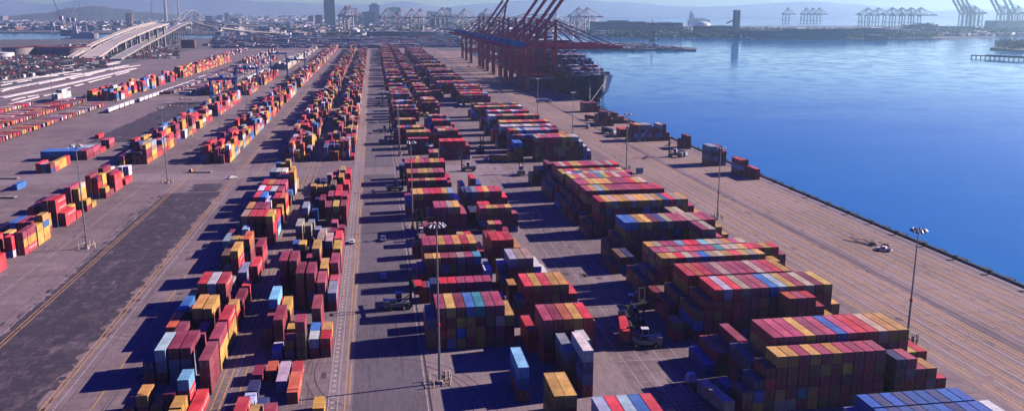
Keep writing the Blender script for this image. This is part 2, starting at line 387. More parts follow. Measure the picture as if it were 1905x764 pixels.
for r, y, L, c in [
 (5,178.4,20,'Y'),(5,213.5,20,'MR'),(5,220,20,'MY'),(5,249,40,'MG'),(5,263.5,20,'MP'),(5,267.7,40,'MMP')if 0 else (5,271,40,'MMP'),(5,288,40,'MMY'),(5,302,40,'MMR'),(5,318,20,'MP'),(5,331,20,'MM'),(5,355.6,40,'MRM'),(5,374.9,40,'MRP'),(5,390,20,'MR'),(5,401.8,40,'MMR'),(5,417,20,'MP'),(5,430,40,'MRR'),(5,445,20,'MMR'),
 (4,213.6,20,'MW'),(4,220,20,'GB'),(4,227.4,40,'MMM'),(4,250.6,40,'MNP'),(4,265.2,40,'MPY'),(4,279,20,'MP'),(4,298.9,40,'MMS'),(4,313,20,'MP'),(4,326,20,'MM'),(4,340,20,'MP'),(4,355.1,40,'MNY'),(4,376.7,40,'MMR'),(4,390,40,'MMR'),(4,407,20,'MM'),(4,420,40,'RMY'),(4,440,40,'MMY'),
 (3,187,40,'O'),(3,200,20,'R'),(3,212.5,20,'NNNP'),(3,251.3,40,'NVMM'),(3,278.8,40,'NMMY'),(3,300,40,'MNS'),(3,315,20,'WMS'),(3,326,20,'GG'),(3,354.5,40,'MNM'),(3,376,40,'MMP'),(3,402,40,'MMN'),(3,425,20,'RMR'),(3,440,20,'MMP'),
 (2,164,40,'MM'),(2,193.6,40,'W'),(2,213,20,'VM'),(2,222,20,'YY'),(2,251.8,40,'NMMM'),(2,290,20,'MM'),(2,303,20,'NV'),(2,330,20,'GG'),(2,368.3,40,'NMM'),(2,402.4,20,'MRY'),(2,412,20,'MG'),(2,432,20,'MMS'),(2,447,20,'YN'),
 (1,171,20,'YY'),(1,180,20,'V'),(1,201,20,'O'),(1,213.7,20,'W'),(1,220,40,'MMM'),(1,236,40,'MY'),(1,265.4,40,'MMMM'),(1,299,20,'NMY'),(1,326,20,'NNS'),(1,342,20,'GG'),(1,362,20,'BB'),(1,385,20,'VV'),(1,402,20,'MRY'),(1,431,20,'MW'),
 (0,168,40,'RR'),(0,183,20,'L'),(0,190,20,'V'),(0,199,20,'M'),(0,222,40,'PM'),(0,237.2,40,'MRC'),(0,252,20,'R'),(0,266,40,'MMMM'),(0,310,20,'BB'),(0,323,40,'RNS'),(0,354.2,40,'NNG'),(0,372,20,'BS'),(0,404.2,20,'RMY'),(0,432,20,'MV')]: st('D', r, DX0[r] + random.uniform(-.08,.08), y, L, c)
LX0 = [-145.9,-143.0,-140.1,-137.2,-134.3,-131.4]
for r, y, L, c in [
 (5,300,40,'RR'),(5,328.4,40,'RYM'),(5,341.8,20,'YYY'),(5,348.4,20,'YYBY'),(5,372.6,40,'RR'),(5,386,20,'R'),(5,400,20,'MY'),(5,407,20,'Y'),(5,428.3,20,'MY'),(5,435,20,'M'),(5,444,40,'RRR'),(5,462,40,'R'),
 (4,300,20,'RR'),(4,325.5,20,'WRR'),(4,345,40,'MYM'),(4,359,20,'MYY'),(4,371.5,40,'VMRR'),(4,388,20,'MY'),(4,400,20,'YYYY'),(4,427.5,20,'VMRM'),(4,435,20,'MRYY'),(4,450,40,'RRM'),(4,464,20,'MY'),
 (3,310,40,'MR'),(3,332,20,'NNY'),(3,345,40,'MMM'),(3,371,40,'VMMP'),(3,399,40,'RMMP'),(3,413,20,'YYYS'),(3,427,40,'BMMM'),(3,447,40,'MMYM'),
 (2,320,40,'MM'),(2,345,40,'NNB'),(2,375,40,'MMO'),(2,402,40,'MMR'),(2,418,40,'YYY'),(2,455,40,'MMO'),(2,470,20,'MWW'),
 (1,330,40,'MR'),(1,372,40,'MMR'),(1,390,40,'MP'),(1,455,20,'MM'),
 (0,345,40,'MM'),(0,360,40,'B')]: st('L', r, LX0[r], y, L, c)
for r, y, c in [(0,487,'WW'),(1,488,'WW')]: st('L', r+3, -139.5 + r*3, y, 20, c)

EX = lambda i: 11.3 + 2.6*i
FX = lambda i: 37.3 + 2.59*i
GX = lambda i: 77.8 + 2.62*i
def wall(blk, fx, y, L, i0, prof, tops, seed, mixc=MIXR):
    rr = random.Random(seed)
    for k, p in enumerate(prof):
        n = int(p)
        if n == 0: continue
        low = ''.join(rr.choice(mixc if rr.random() > .45 else 'MMNPN') for _ in range(n - 1))
        st(blk, i0 + k, fx(i0 + k), y, L, low + tops[k % len(tops)])
wall('E', EX, 151, 20, 5, '333', 'GOY', 1)
wall('E', EX, 214, 40, 0, '344444443', 'VPYMBTPPY', 2)
wall('E', EX, 227, 20, 0, '2', 'V', 3); wall('E', EX, 230.5, 20, 8, '3', 'P', 3)
wall('E', EX, 238.6, 20, 1, '4444444', 'VRRPPPP', 4)
wall('E', EX, 252, 20, 0, '22', 'MB', 5); wall('E', EX, 258, 20, 8, '3', 'W', 5)
wall('E', EX, 265.3, 20, 0, '344444443', 'VYYPMSPTG', 6)
wall('E', EX, 277.5, 40, 1, '44444443', 'PPYPYRYR', 7)
wall('E', EX, 292, 20, 6, '44', 'YR', 8); wall('E', EX, 301, 20, 0, '23', 'MN', 8)
wall('E', EX, 318, 20, 2, '33', 'MM', 9)
wall('E', EX, 333.4, 40, 3, '344443', 'MPPSYP', 9); wall('E', EX, 347, 20, 8, '3', 'P', 10)
wall('E', EX, 361, 40, 0, '344444443', 'BYYPRRYLW', 11)
wall('E', EX, 375, 20, 0, '33', 'MB', 12)
wall('E', EX, 396.3, 20, 1, '4444444', 'RYPYYRP', 13); wall('E', EX, 403, 20, 8, '3', 'R', 13)
wall('E', EX, 410.4, 40, 1, '44444443', 'YPYYYPPR', 14)
wall('E', EX, 439.6, 40, 1, '444444443'[:8], 'PRYPPYYR', 15); wall('E', EX, 454, 20, 0, '33', 'BM', 15)
wall('F', FX, 150, 40, 2, '33333', 'LRLBR', 19); wall('F', FX, 150.5, 20, 0, '2', 'C', 19)
wall('F', FX, 163.5, 40, 0, '3', 'Y', 20)
st('E', 7, EX(7)+.4, 179.5, 40, 'MBC'); st('F', 0, 34.9, 163.6, 40, 'NNY')
wall('F', FX, 180, 40, 2, '44', 'NW', 21); wall('F', FX, 187, 40, 2, '3', 'W', 22)
BOX = [b for b in BOX if not (b['b'] == 'F' and 179 < b['y'] < 190)]
st('F', 2, FX(2), 187, 40, 'MNGW'[:3]); st('F', 3, FX(3)-.05, 180, 40, 'RGVW'); st('F', 4, FX(4), 193.5, 40, 'RNW')
wall('F', FX, 201, 40, 1, '44444', 'PMOYR', 23); wall('F', FX, 209, 40, 0, '2', 'R', 23); wall('F', FX, 208.6, 20, 6, '3', 'N', 23)
wall('F', FX, 229, 40, 1, '444443', 'RYRYYR', 24); wall('F', FX, 228, 20, 0, '3', 'V', 24); wall('F', FX, 242, 20, 0, '3', 'Y', 24)
wall('F', FX, 256.8, 40, 1, '44432', 'WSSWW', 25); wall('F', FX, 264, 20, 0, '3', 'W', 25); wall('F', FX, 257, 20, 0, '2', 'V', 26)
wall('F', FX, 280, 40, 0, '4443', 'RRRY', 26)
wall('F', FX, 293.5, 40, 0, '33', 'MN', 27); wall('F', FX, 307, 20, 1, '443', 'YPM', 27)
wall('F', FX, 334, 20, 1, '444443', 'PYYPYP', 28); wall('F', FX, 341, 20, 1, '44', 'RR', 28)
wall('F', FX, 348, 40, 0, '2222', 'VVLM', 29)
wall('F', FX, 361.5, 40, 0, '4444443', 'VGRYPRR', 29); wall('F', FX, 376, 40, 0, '323', 'VWC', 30)
wall('F', FX, 392, 40, 0, '3043', 'SMRB', 31)

# the wide block beside the quay road: stepped left edge, flat five-high top
def gbay(y, L, tops, i1, seed, left='234', right='432', mixc=MIXR):
    prof = left + '5'*len(tops) + right
    rr = random.Random(seed)
    t = ''.join(rr.choice('MMNV') for _ in left) + tops + ''.join(rr.choice('PYYR') for _ in right)
    wall('G', GX, y, L, i1, prof, t, seed, mixc)
gbay(166.3, 20, 'YYPYPYPPPP', 1, 40, '34', '')
wall('G', GX, 166.3, 20, 14, '44332', 'VPPYR'[0:5], 40)
wall('G', GX, 166, 20, 0, '22', 'NB', 41)
wall('G', GX, 150, 20, 8, '333333333', 'DVDVDDVDD', 42); wall('G', GX, 143.4, 20, 8, '3333333333', 'DVDVDDVDDW', 42)
wall('G', GX, 150, 20, 6, '12', 'GG', 43)
gbay(174, 40, 'PPPYPPBPRRSYY', 2, 44, '33', '33'); wall('G', GX, 174.2, 20, 0, '12', 'BM', 45)
wall('G', GX, 187, 40, 0, '1223', 'BMPM', 46)
wall('G', GX, 203, 20, 11, '55543', 'OPRPY', 47); 
gbay(209, 40, 'RWRSPPBLYPSMY', 2, 48, '34', '3')
gbay(222.5, 40, 'RORMSPPMSPRY', 1, 49, '23', '4432')
wall('G', GX, 210, 20, 0, '2', 'N', 50)
wall('G', GX, 236.5, 20, 0, '1222', 'MMNM', 51)
gbay(245, 20, 'YYRSPBSSYRYSY', 1, 52, '23', '44')
gbay(252, 20, 'PPSPRRPPTSSYR', 1, 53, '23', '5554'); gbay(259, 20, 'YSPMCRRCSSYPS', 1, 54, '22', '43')
gbay(286, 40, 'BBYYMVSPPSSPM', 1, 55, '23', '432')
wall('G', GX, 272.5, 40, 12, '5543', 'PSPM', 56); wall('G', GX, 272.5, 40, 0, '122', 'MNV', 56)
wall('G', GX, 308, 40, 13, '443', 'SSY', 57)
gbay(321, 40, 'RYSYYSYYSYVRS', 1, 58, '22', '5432'); gbay(342.5, 40, 'PYLYPPMPPRRM', 1, 59, '23', '543')
gbay(357, 40, 'PPYYYYMPPRYS', 1, 60, '23', '43'); gbay(370.5, 40, 'YPSPPTYRSPP', 1, 61, '23', '43')
gbay(389, 20, 'YWBBYGLWSSSYP', 1, 62, '23', ''); gbay(396, 20, 'YPRYPPYRYPRS', 1, 63, '23', ''); gbay(402.4, 40, 'PSRYYRPPSPSR', 1, 64, '23', '3')
wall('G', GX, 425, 40, 0, '2334', 'NNVM', 65)

# ---- generated parts further away
def rtg(blk, xr, y0, y1, cols=6, pitch=3.0, dens=0.85, mt=(1,2,3,3,4,4), mixc=MIXL, seed=0, gaps=()):
    rr = random.Random(seed)
    for r in range(cols):
        y = y0 + rr.uniform(0, 5)
        while y < y1:
            L = 40 if rr.random() < .72 else 20; dy = 12.9 if L == 40 else 6.6
            if not any(a < y + dy and y < b for a, b in gaps) and rr.random() < dens:
                n = rr.choice(mt)
                if r == 0: n = max(1, n - 1)
                top = rr.choice(mixc)
                st(blk, r, xr - pitch*(cols - r), y, L, ''.join(rr.choice(mixc) if rr.random() < .6 else top for _ in range(n)))
            y += dy + rr.uniform(0.1, 0.9)
rtg('C', -39.8, 519, 2140, seed=101, gaps=((668,690),(1010,1030),(1500,1520)), dens=0.88)
rtg('D', -13.1, 519, 2040, seed=102, pitch=3.1, gaps=((800,815),(1210,1230),(1600,1615)))
rtg('B', -85.8, 520, 790, seed=103, mt=(2,2,3,3,4)); rtg('B', -85.8, 800, 2190, seed=104, gaps=((1010,1040),(1500,1530)), mixc=MIXL+'WW')
rtg('A', -133.0, 522, 900, seed=105, mt=(2,2,3,4,4), gaps=((745,765),), mixc=MIXL+'RRYY')
rtg('A', -133.0, 960, 1250, seed=106, mt=(2,3,4), gaps=((1060,1090),)); rtg('A', -133.0, 1380, 1700, seed=107, mt=(3,4), mixc='WWSWLY')
rtg('A', -170, 960, 1110, cols=5, seed=117, mt=(3,4,4))
rtg('A', -182, 1260, 1720, cols=4, seed=121, mt=(1,2,3), dens=.6, mixc='WWGBMRMS'); rtg('A', -215, 1560, 2080, cols=6, seed=122, mt=(1,2,3), dens=.55, mixc='WGMRMSWV'); rtg('A', -133, 1760, 2140, cols=5, seed=123, mt=(2,3), mixc='WWGSM', dens=.7); rtg('A', -290, 1700, 2120, cols=8, seed=124, mt=(1,2), dens=.45, mixc='WGMRV')
rtg('K', -256, 918, 1190, seed=108, mt=(3,4,4,5), gaps=((985,1000),(1130,1150)), mixc='RRMYYRMWOBG'); rtg('K', -256, 1230, 1640, seed=109, mt=(4,4,5), mixc='RMYYMMSM', dens=.95)
rtg('K', -284, 945, 1010, cols=4, seed=110, mt=(2,3,3), mixc='RRMY'); rtg('K', -308, 905, 940, cols=3, seed=111, mt=(3,4), mixc='WG')
def rampart(blk, fx, i0, n, y0, y1, seed, gaps=(), hs=(3,4,4), step=13.0, skip=.2):
    rr = random.Random(seed); y = y0
    while y < y1:
        L = rr.choice((40,40,20)); dy = 12.8 if L == 40 else 6.5
        if not any(a < y + dy and y < b for a, b in gaps):
            if rr.random() > skip:
                h = rr.choice(hs); a = rr.choice((0,0,0,1)); b = rr.choice((0,0,0,1,2)); c0 = rr.choice('PPYRM')
                prof = ''.join(str(max(1, h - 1 if (k == 0 or k == n-1) else h)) if a <= k < n - b else '0' for k in range(n))
                wall(blk, fx, y, L, i0, prof, ''.join(rr.choice(MIXR) if rr.random() < .7 else c0 for _ in range(n)), rr.random())
            elif rr.random() < .6:
                wall(blk, fx, y, L, i0, ''.join(rr.choice('0112') for k in range(n)), ''.join(rr.choice(MIXR) for _ in range(n)), rr.random())
        y += dy + rr.choice((0.3, 6.5, 9.0) if blk in 'EF' else (0.3, 0.3, 6.5))
wall('E', EX, 534, 20, 3, '444442', 'PPPPRW', 70); wall('E', EX, 556, 40, 3, '444444', 'YYYYYR', 71)
st('E', 4, EX(4), 484, 40, 'YY'); wall('E', EX, 489, 40, 7, '333'[:2], 'PY', 72); wall('F', FX, 512, 40, 0, '4444443', 'RRRRRRO', 73)
rampart('E', EX, 0, 9, 580, 2160, 201, gaps=((668,690),(980,1000),(1400,1420)), skip=.38)
rampart('F', FX, 0, 7, 560, 2160, 202, gaps=((690,720),(980,1000),(1400,1420)), skip=.38)
rampart('F', lambda i: 57.5+2.6*i, 0, 5, 900, 1300, 209, gaps=((980,1000),), skip=.6)
wall('G', GX, 499, 40, 6, '55555555555555'[:9]+'5432', 'SPPPPPYYSWWWW', 80); wall('G', GX, 499.5, 40, 0, '344', 'VBB', 80)
wall('G', GX, 520, 20, 2, '5'*13+'443', 'VRLVBPSTRPOOR', 81); wall('G', GX, 533, 40, 2, '5'*12+'443', 'RYWBWWLLRLPM', 82)
wall('G', GX, 552, 40, 0, '3'+'5'*14, 'PWWLWWSWWYLMPW', 83); wall('G', GX, 575, 40, 0, '33'+'5'*13+'3', 'RYYYRYOYPPYRM', 84)
wall('G', GX, 612, 40, 0, '2'+'5'*14+'3', 'TWWPPYSYPRRYSYP', 85); wall('G', GX, 640, 40, 0, '33'+'5'*12, 'RWGPRWSPRWLPP', 86)
wall('G', GX, 700, 40, 0, '3'+'4'*15+'2', 'WYYRPYYSYPYSPRY', 87); wall('G', GX, 722, 40, 0, '2'+'4'*15, 'NNVYSMNNPMY', 88)
rampart('G', GX, 0, 12, 800, 905, 203, hs=(4,5), skip=.05)
rampart('H', lambda i: 66+2.6*i, 0, 14, 945, 1900, 204, hs=(4,5), gaps=((1180,1230),), skip=.05)
# quayside stacks
for y, x0, cols in [(424,198.2,('RR',)),(436,194.8,('MWR','MNR')[:1]),(437,197.4,('MVN',)),(467,189.6,('MGVG','MWNG','MVMM','GMR')),(530,196.9,('MM','MMM')),
                    (568,172.5,('MMM','MWMM','WGGY','MWMG','MMGS','NWMG','MMM','NBM','MWNW','MNMM','MM')),(650,171,('NMN','NMMM','MNNN','MMN','NM')),(664,183,('MMN','NM','MNM','NN','MM','M','N')),
                    (745,182,('MNM','NMM','MMN','NMM','MMM','NM','M'))]:
    for k, c in enumerate(cols): st('Q', k, x0 + 2.55*k, y, 40, c)
for k in range(3): st('Q', k, 172 + 2.7*k, 590, 40, 'MR')
# loose ones on the far left hardstanding
for k, c in enumerate(['RR','GG','VM']): st('P', k, -186.5 + 2.6*k, 503, 40 if k == 0 else 20, c)
for k, c in enumerate(['RY','YY','YY','RR']): st('P', 3+k, -181, 509 + 6.3*k, 20, c)
for r in range(10):
    st('P', r, -199 + 2.62*r, 546, 40, 'MM' if r > 7 else 'VB')
    if r > 3: st('P', r, -199 + 2.62*r, 559, 40, 'MP' if r > 8 else 'VL')
    if r > 7: st('P', r, -199 + 2.62*r, 572, 40, 'R'); st('P', r, -199 + 2.62*r, 592, 40, 'MP')
st('P', 12, -181, 455, 40, 'B'); st('P', 13, -196, 640, 40, 'R')
# chassis rows, containers lying across
def lying(x1, y, c, L=12.19, z=1.25): BOX.append(dict(x=x1 - L, y=y, dx=L, dy=2.44, z=z, h=2.6, c=c, b='R', r=0, t=0, n=1))
rr = random.Random(5)
for xe, ya, yb in ((-252,575,700),(-252,705,860),(-281,590,905),(-294.5,600,915),(-322,640,880),(-240,560,590)):
    y = ya
    while y < yb:
        if rr.random() < .9: lying(xe + rr.uniform(-.6,.4), y, rr.choice('MMRPPWWSYYGNMR'))
        y += 3.6
for y in range(970, 1500, 4):
    for x in (-176,-196,-216):
        if rr.random() < .6: lying(x, y, rr.choice('WPMSWG'))

def freq(b): return b['x'], b['y'], b['z']
# ---- which of them show largest: cast the picture's own rays into the stacks
verts = []; tris = []
for b in BOX:
    o = len(verts); x, y, z, X, Y, Z = b['x'], b['y'], b['z'], b['x']+b['dx'], b['y']+b['dy'], b['z']+b['h']
    verts += [(x,y,z),(X,y,z),(X,Y,z),(x,Y,z),(x,y,Z),(X,y,Z),(X,Y,Z),(x,Y,Z)]
    tris += [(o+i,o+j,o+k,o+l) for i,j,k,l in ((0,3,2,1),(4,5,6,7),(0,1,5,4),(1,2,6,5),(2,3,7,6),(3,0,4,7))]
bvh = BVHTree.FromPolygons(verts, tris)
fw = Vector((math.sin(YAW)*math.cos(TILT), math.cos(YAW)*math.cos(TILT), -math.sin(TILT)))
rt = Vector((math.cos(YAW), -math.sin(YAW), 0)); dn = fw.cross(rt).normalized()
if dn.z > 0: dn = -dn
area = [0]*len(BOX); org = Vector((0,0,CAM_H))
for py in range(60, 764, 3):
    for px in range(0, 1905, 3):
        d = fw + rt*((px-CX)/F_PX) + dn*((py-CY)/F_PX)
        h = bvh.ray_cast(org, d)
        if h[2] is not None: area[h[2]//6] += 1
for b, a in zip(BOX, area): b['a'] = a
order = sorted(range(len(BOX)), key=lambda i: -BOX[i]['a'])
SINGLE = [i for i in order[:300] if BOX[i]['b'] != 'R']
single = set(SINGLE)
print('containers', len(BOX), 'smallest single', BOX[SINGLE[-1]]['a'])
# stack number along each row, nearest first
rows = {}
for b in BOX: rows.setdefault((b['b'], b['r']), set()).add(round(b['y'],1))
for k in rows: rows[k] = sorted(rows[k])
ORD = ['first','second','third','fourth','fifth','sixth','seventh','eighth','ninth','tenth','eleventh','twelfth','thirteenth','fourteenth','fifteenth','sixteenth','seventeenth','eighteenth','nineteenth','twentieth','twenty-first','twenty-second','twenty-third','twenty-fourth','twenty-fifth','twenty-sixth','twenty-seventh','twenty-eighth','twenty-ninth','thirtieth']
BN = {'C':'block left of lane','D':'block touching travelway','L':'far left block','E':'block right of lane','F':'middle block','G':'wide quayside block','Q':'quay edge group','P':'left hardstanding','A':'left middle block','B':'centre left block','K':'far left rail block','H':'far dark block'}
BG = {'C':'containers stacked left of the lane','D':'containers stacked beside the travelway','L':'containers stacked on the far left','E':'containers stacked right of the lane','F':'containers in the middle block','G':'containers in the wide block by the quay road','Q':'containers along the quay edge','P':'containers on the left hardstanding'}
TN = ['bottom','second','third','fourth','fifth']

# ---- near containers as things with parts
def corr(mb, a0, a1, fixed, axis, z0, z1, depth, sgn):      # trapezoid corrugated panel
    n = max(4, int((a1 - a0)/0.28)); pts = []
    st_ = (a1 - a0)/n
    for i in range(n):
        a = a0 + i*st_
        pts += [(a, 0), (a + st_*.35, 0), (a + st_*.5, depth), (a + st_*.85, depth)]
    pts.append((a1, 0)); vs = []
    for a, d in pts:
        f = fixed - sgn*d
        for z in (z0, z1): vs.append((f, a, z) if axis == 'y' else (a, f, z))
    fs = []
    for i in range(len(pts)-1):
        q = (2*i, 2*i+2, 2*i+3, 2*i+1)
        fs.append(q if (sgn > 0) == (axis == 'y') else q[::-1])
    mb.add(vs, fs)
CM = {}
def container_parts(L, Hh):
    key = (L, Hh)
    if key in CM: return CM[key]
    w = 1.22; b = MB(); y0, y1 = -L/2, L/2
    for sx in (-1, 1): corr(b, y0 + .1, y1 - .1, sx*(w - .015), 'y', .14, Hh - .08, .045, sx)
    corr(b, -w + .1, w - .1, y1 - .02, 'x', .14, Hh - .08, .045, 1)
    for sx in (-1, 1):
        xa, xb = (-w, -w + .13) if sx < 0 else (w - .13, w)
        for ya, yb in ((y0, y0 + .14), (y1 - .14, y1)): b.box(xa, xb, ya, yb, 0, Hh)
        xr_ = (-w, -w + .06) if sx < 0 else (w - .06, w)
        b.box(*xr_, y0 + .14, y1 - .14, 0.002, .15); b.box(*xr_, y0 + .14, y1 - .14, Hh - .1, Hh - .003)
    for ya, yb in ((y0 + .003, y0 + .12), (y1 - .12, y1 - .003)):
        b.box(-w + .13, w - .13, ya, yb, 0.002, .15); b.box(-w + .13, w - .13, ya, yb, Hh - .11, Hh - .003)
    b.box(-w + .06, w - .06, y0 + .14, y1 - .14, .05, .13)
    r = MB(); n = int(L/0.42)
    pts = []
    s_ = (L - .3)/n
    for i in range(n):
        a = y0 + .15 + i*s_; pts += [(a, 0), (a + s_*.4, 0), (a + s_*.5, -.03), (a + s_*.9, -.03)]
    pts.append((y1 - .15, 0)); vs = []
    for a, d in pts: vs += [(-w + .05, a, Hh - .02 + d), (w - .05, a, Hh - .02 + d)]
    r.add(vs, [(2*i, 2*i+1, 2*i+3, 2*i+2) for i in range(len(pts)-1)])
    d = MB(); d.box(0.012, w - .14, -.03, .03, .16, Hh - .12)
    for k in range(4):
        z = .3 + k*(Hh - .6)/3.6; d.box(.1, w - .22, -.055, -.03, z, z + .22)
    d.mi = 1; d.box(.58, .98, -.062, -.056, Hh*.70, Hh*.82); d.box(.62, .92, -.062, -.056, Hh*.55, Hh*.62); d.mi = 0
    k_ = MB()
    for x in (.28, .78): k_.bar((x, -.085, .12), (x, -.085, Hh - .08), .045)
    k_.box(.25, .62, -.11, -.075, Hh*.42, Hh*.42 + .06)
    CM[key] = (b.mesh('container_body', M['cont']), r.mesh('container_roof', M['cont']), d.mesh('container_door', [M['cont'], M['steel']]), k_.mesh('locking_bars', M['steel']))
    return CM[key]
def lnk(name, me, parent, loc=(0,0,0), rz=0.0, col=None):
    o = bpy.data.objects.new(name, me); COL.objects.link(o); o.parent = parent; o.location = loc; o.rotation_euler = (0,0,rz)
    if col: o.color = (*col, 1)
    return o
def text_mesh(txt, size, mat, vertical=False):
    cu = bpy.data.curves.new('lettering', 'FONT'); cu.body = '\n'.join(txt) if vertical else txt
    cu.size = size; cu.extrude = 0.006; cu.align_x = 'CENTER'; cu.align_y = 'CENTER'; cu.space_line = .8
    o = bpy.data.objects.new('lettering', cu); COL.objects.link(o)
    dg = bpy.context.evaluated_depsgraph_get(); me = bpy.data.meshes.new_from_object(o.evaluated_get(dg))
    bpy.data.objects.remove(o); me.materials.clear(); me.materials.append(mat); return me
T_Y = text_mesh('MSC', 0.95, M['logo_k'], True); T_R = text_mesh('HAMBURG SÜD', 1.25, M['logo_w']); T_R2 = text_mesh('HAMBURG SÜD', 0.72, M['logo_w'])
rv = random.Random(3)
for i in SINGLE:
    b = BOX[i]; L, Hh = b['dy'], b['h']
    me = container_parts(L, round(Hh, 2))
    k = rv.uniform(.68, 1.18); g_ = rv.uniform(0, .09); base = tuple(min(1, (c*(1-g_) + .3*g_)*k*rv.uniform(.88,1.12)) for c in CC[b['c']])
    root = empty('shipping_container', (b['x']+1.22, b['y']+L/2, b['z'] + 0.03))
    lnk('body', me[0], root, col=base); lnk('roof', me[1], root, col=base)
    for rz in (0, 1):
        dr = lnk('door', me[2], root, (0, -L/2 + .07, 0), col=base)
        if rz: dr.scale = (-1, 1, 1)
        lnk('locking_bars', me[3], dr)
    tx = {'Y': T_Y, 'R': T_R if L > 7 else T_R2, 'O': T_R2}.get(b['c'])
    if tx is not None and b['b'] in 'CDLQPA':
        o = lnk('side_lettering', tx, root, (1.235, 0 if b['c'] == 'Y' else L*.12, Hh*.52)); o.rotation_euler = (R(90), 0, R(90))
    if b['c'] in 'RW' and b['b'] == 'Q':
        o = lnk('side_lettering', T_R, root, (-1.235, 0, Hh*.52)); o.rotation_euler = (R(90), 0, R(-90))
    s = rows[(b['b'], b['r'])].index(round(b['y'],1))
    rs = sorted(r for (bb, r) in rows if bb == b['b'])
    lab = f"{CN[b['c']]} {'long' if L > 7 else 'short'} container, {TN[b['t']] if b['t'] < b['n']-1 or b['n']==1 and 0 else ('topmost' if b['n']>1 else 'lone')}, {ORD[s]} stack, {ORD[rs.index(b['r'])]} row, {BN[b['b']]}"
    tag(root, lab, 'shipping container', BG.get(b['b'], 'stacked shipping containers'))
# ---- the rest as one mass
mb = MB()
for i, b in enumerate(BOX):
    if i in single: continue
    k = rv.uniform(.65, 1.18); g_ = rv.uniform(0, .09); mb.col = tuple(min(1, (c*(1-g_) + .3*g_)*k*rv.uniform(.88,1.12)) for c in CC[b['c']])
    x, y, z, X, Y, Z = b['x'], b['y'], b['z']+.03, b['x']+b['dx'], b['y']+b['dy'], b['z']+b['h']
    mb.box(x, X, y, Y, z, Z)
    if b['y'] < 520 and b['a'] > 0 and b['b'] != 'R':
        w = mb.col; mb.col = tuple(c*.8 for c in w)
        for xx in (x + .03, X - .12, x + 1.17): mb.box(xx, xx + .09, y - .04, y - .005, z, Z)
        for zz in (z, Z - .1): mb.box(x + .13, X - .13, y - .03, y - .005, zz, zz + .09)
        mb.col = w
tag(mb.obj('stacked_containers', M['contmass'], color=True), 'hundreds of small distant shipping containers in coloured stacks across the yard', 'containers', kind='stuff')
# ------------------------------------------------------------------ light masts
def make_mast(h, guard=True):
    t = empty('light_mast')
    b = MB(); b.cyl((0,0,0.6), (0,0,h), .34, .14, 10); b.obj('pole', M['steel'], t)
    b = MB(); b.cyl((0,0,0), (0,0,.7), .9, .8, 10); b.obj('footing', M['concrete'], t)
    b = MB(); b.cyl((0,0,h*.37), (0,0,h*.37+.7), .42, .42, 10); b.obj('red_band', M['redpaint'], t)
    hd = MB(); n = 12
    for i in range(n):
        a, c = 2*math.pi*i/n, 2*math.pi*(i+1)/n
        hd.bar((1.5*math.cos(a),1.5*math.sin(a),h), (1.5*math.cos(c),1.5*math.sin(c),h), .12)
    for i in range(4): a = math.pi*i/2; hd.bar((0,0,h+.2), (1.5*math.cos(a),1.5*math.sin(a),h), .12)
    hd.obj('lamp_ring', M['steel'], t)
    for i in range(10):
        a = 2*math.pi*i/10; x, y = 1.75*math.cos(a), 1.75*math.sin(a)
        l = MB(); l.cyl((x*.85,y*.85,h+.45), (x*1.15,y*1.15,h-.25), .22, .42, 8); l.obj('floodlight', M['steel'] if i % 3 else M['white'], t)
    if guard:
        g = MB()
        for sx, sy in ((-1,-1),(1,-1),(1,1),(-1,1)):
            g.cyl((sx*2,sy*2,0), (sx*2,sy*2,2.0), .2, .2, 8)
            g.bar((sx*2,sy*2,1.7), (sx*2, sy*.3, 1.7), .14); g.bar((sx*2,sy*2,1.0), (sx*.4, sy*2, 1.0), .14)
        for q in (-.9,.9): g.cyl((q,-2.6,0),(q,-2.6,2.6),.18,.18,8)
        g.obj('guard_posts', M['cream'], t)
        g = MB(); g.box(.8,1.6,-1.7,-.9,0.02,1.5); g.obj('control_cabinet', M['steel'], t)
    return t
MA = {h: make_mast(h) for h in (39, 36, 31)}
MLOC = [(12.9,193,39,'tall floodlight mast with cream guard posts at near edge of truck lane'),
 (13.3,343.6,36,'floodlight mast beside the truck lane behind the nearest lane mast'),
 (13.8,532,31,'third floodlight mast along the right of the truck lane'),
 (13.8,560,31,'fourth floodlight mast along the right of the truck lane, close behind the third'),
 (14.0,742,31,'fifth floodlight mast along the right of the truck lane'),
 (14.2,1150,31,'distant floodlight mast along the truck lane far from the camera'),
 (-109.6,334.8,39,'tall floodlight mast standing on open tarmac right of far left block'),
 (-108.9,464.4,39,'tall floodlight mast beside the cross road on the left hardstanding'),
 (-110,770,36,'slim floodlight mast between the two left container blocks'),
 (140.0,200.0,31,'floodlight mast between nearest quayside stacks and striped quay apron'),
 (143.6,342.0,31,'floodlight mast on quay road beside the crimson and yellow topped stacks'),
 (139.8,466.8,31,'floodlight mast on quay road near the white cube at the stack corner'),
 (139.4,601.8,31,'floodlight mast on quay road left of crane rails and black tractor'),
 (138.5,733.3,31,'floodlight mast on quay road in front of the moored ship'),
 (138.9,965,31,'floodlight mast at the feet of the nearest red crane'),
 (-133,640,36,'floodlight mast beside the left middle block near the blue gantry'),(-46.5,1400,36,'thin far floodlight mast left of the travelway'),
 (-254,907,36,'floodlight mast in front of the stacks by the rail tracks'),(-341,989,36,'floodlight mast rising by the grey stack near the railway'),
 (-310,640,36,'floodlight mast among the rows of containers on chassis'),(-274,880,36,'floodlight mast behind the chassis rows on the left'),
 (-178,1273,36,'far floodlight mast left of the second blue gantry'),(-123,1800,36,'very far floodlight mast in the centre left blocks'),
 (152,1407,31,'far floodlight mast left of the red crane cluster'),(120,1764,31,'farthest floodlight mast near the end of the quay')]
usedm = {}
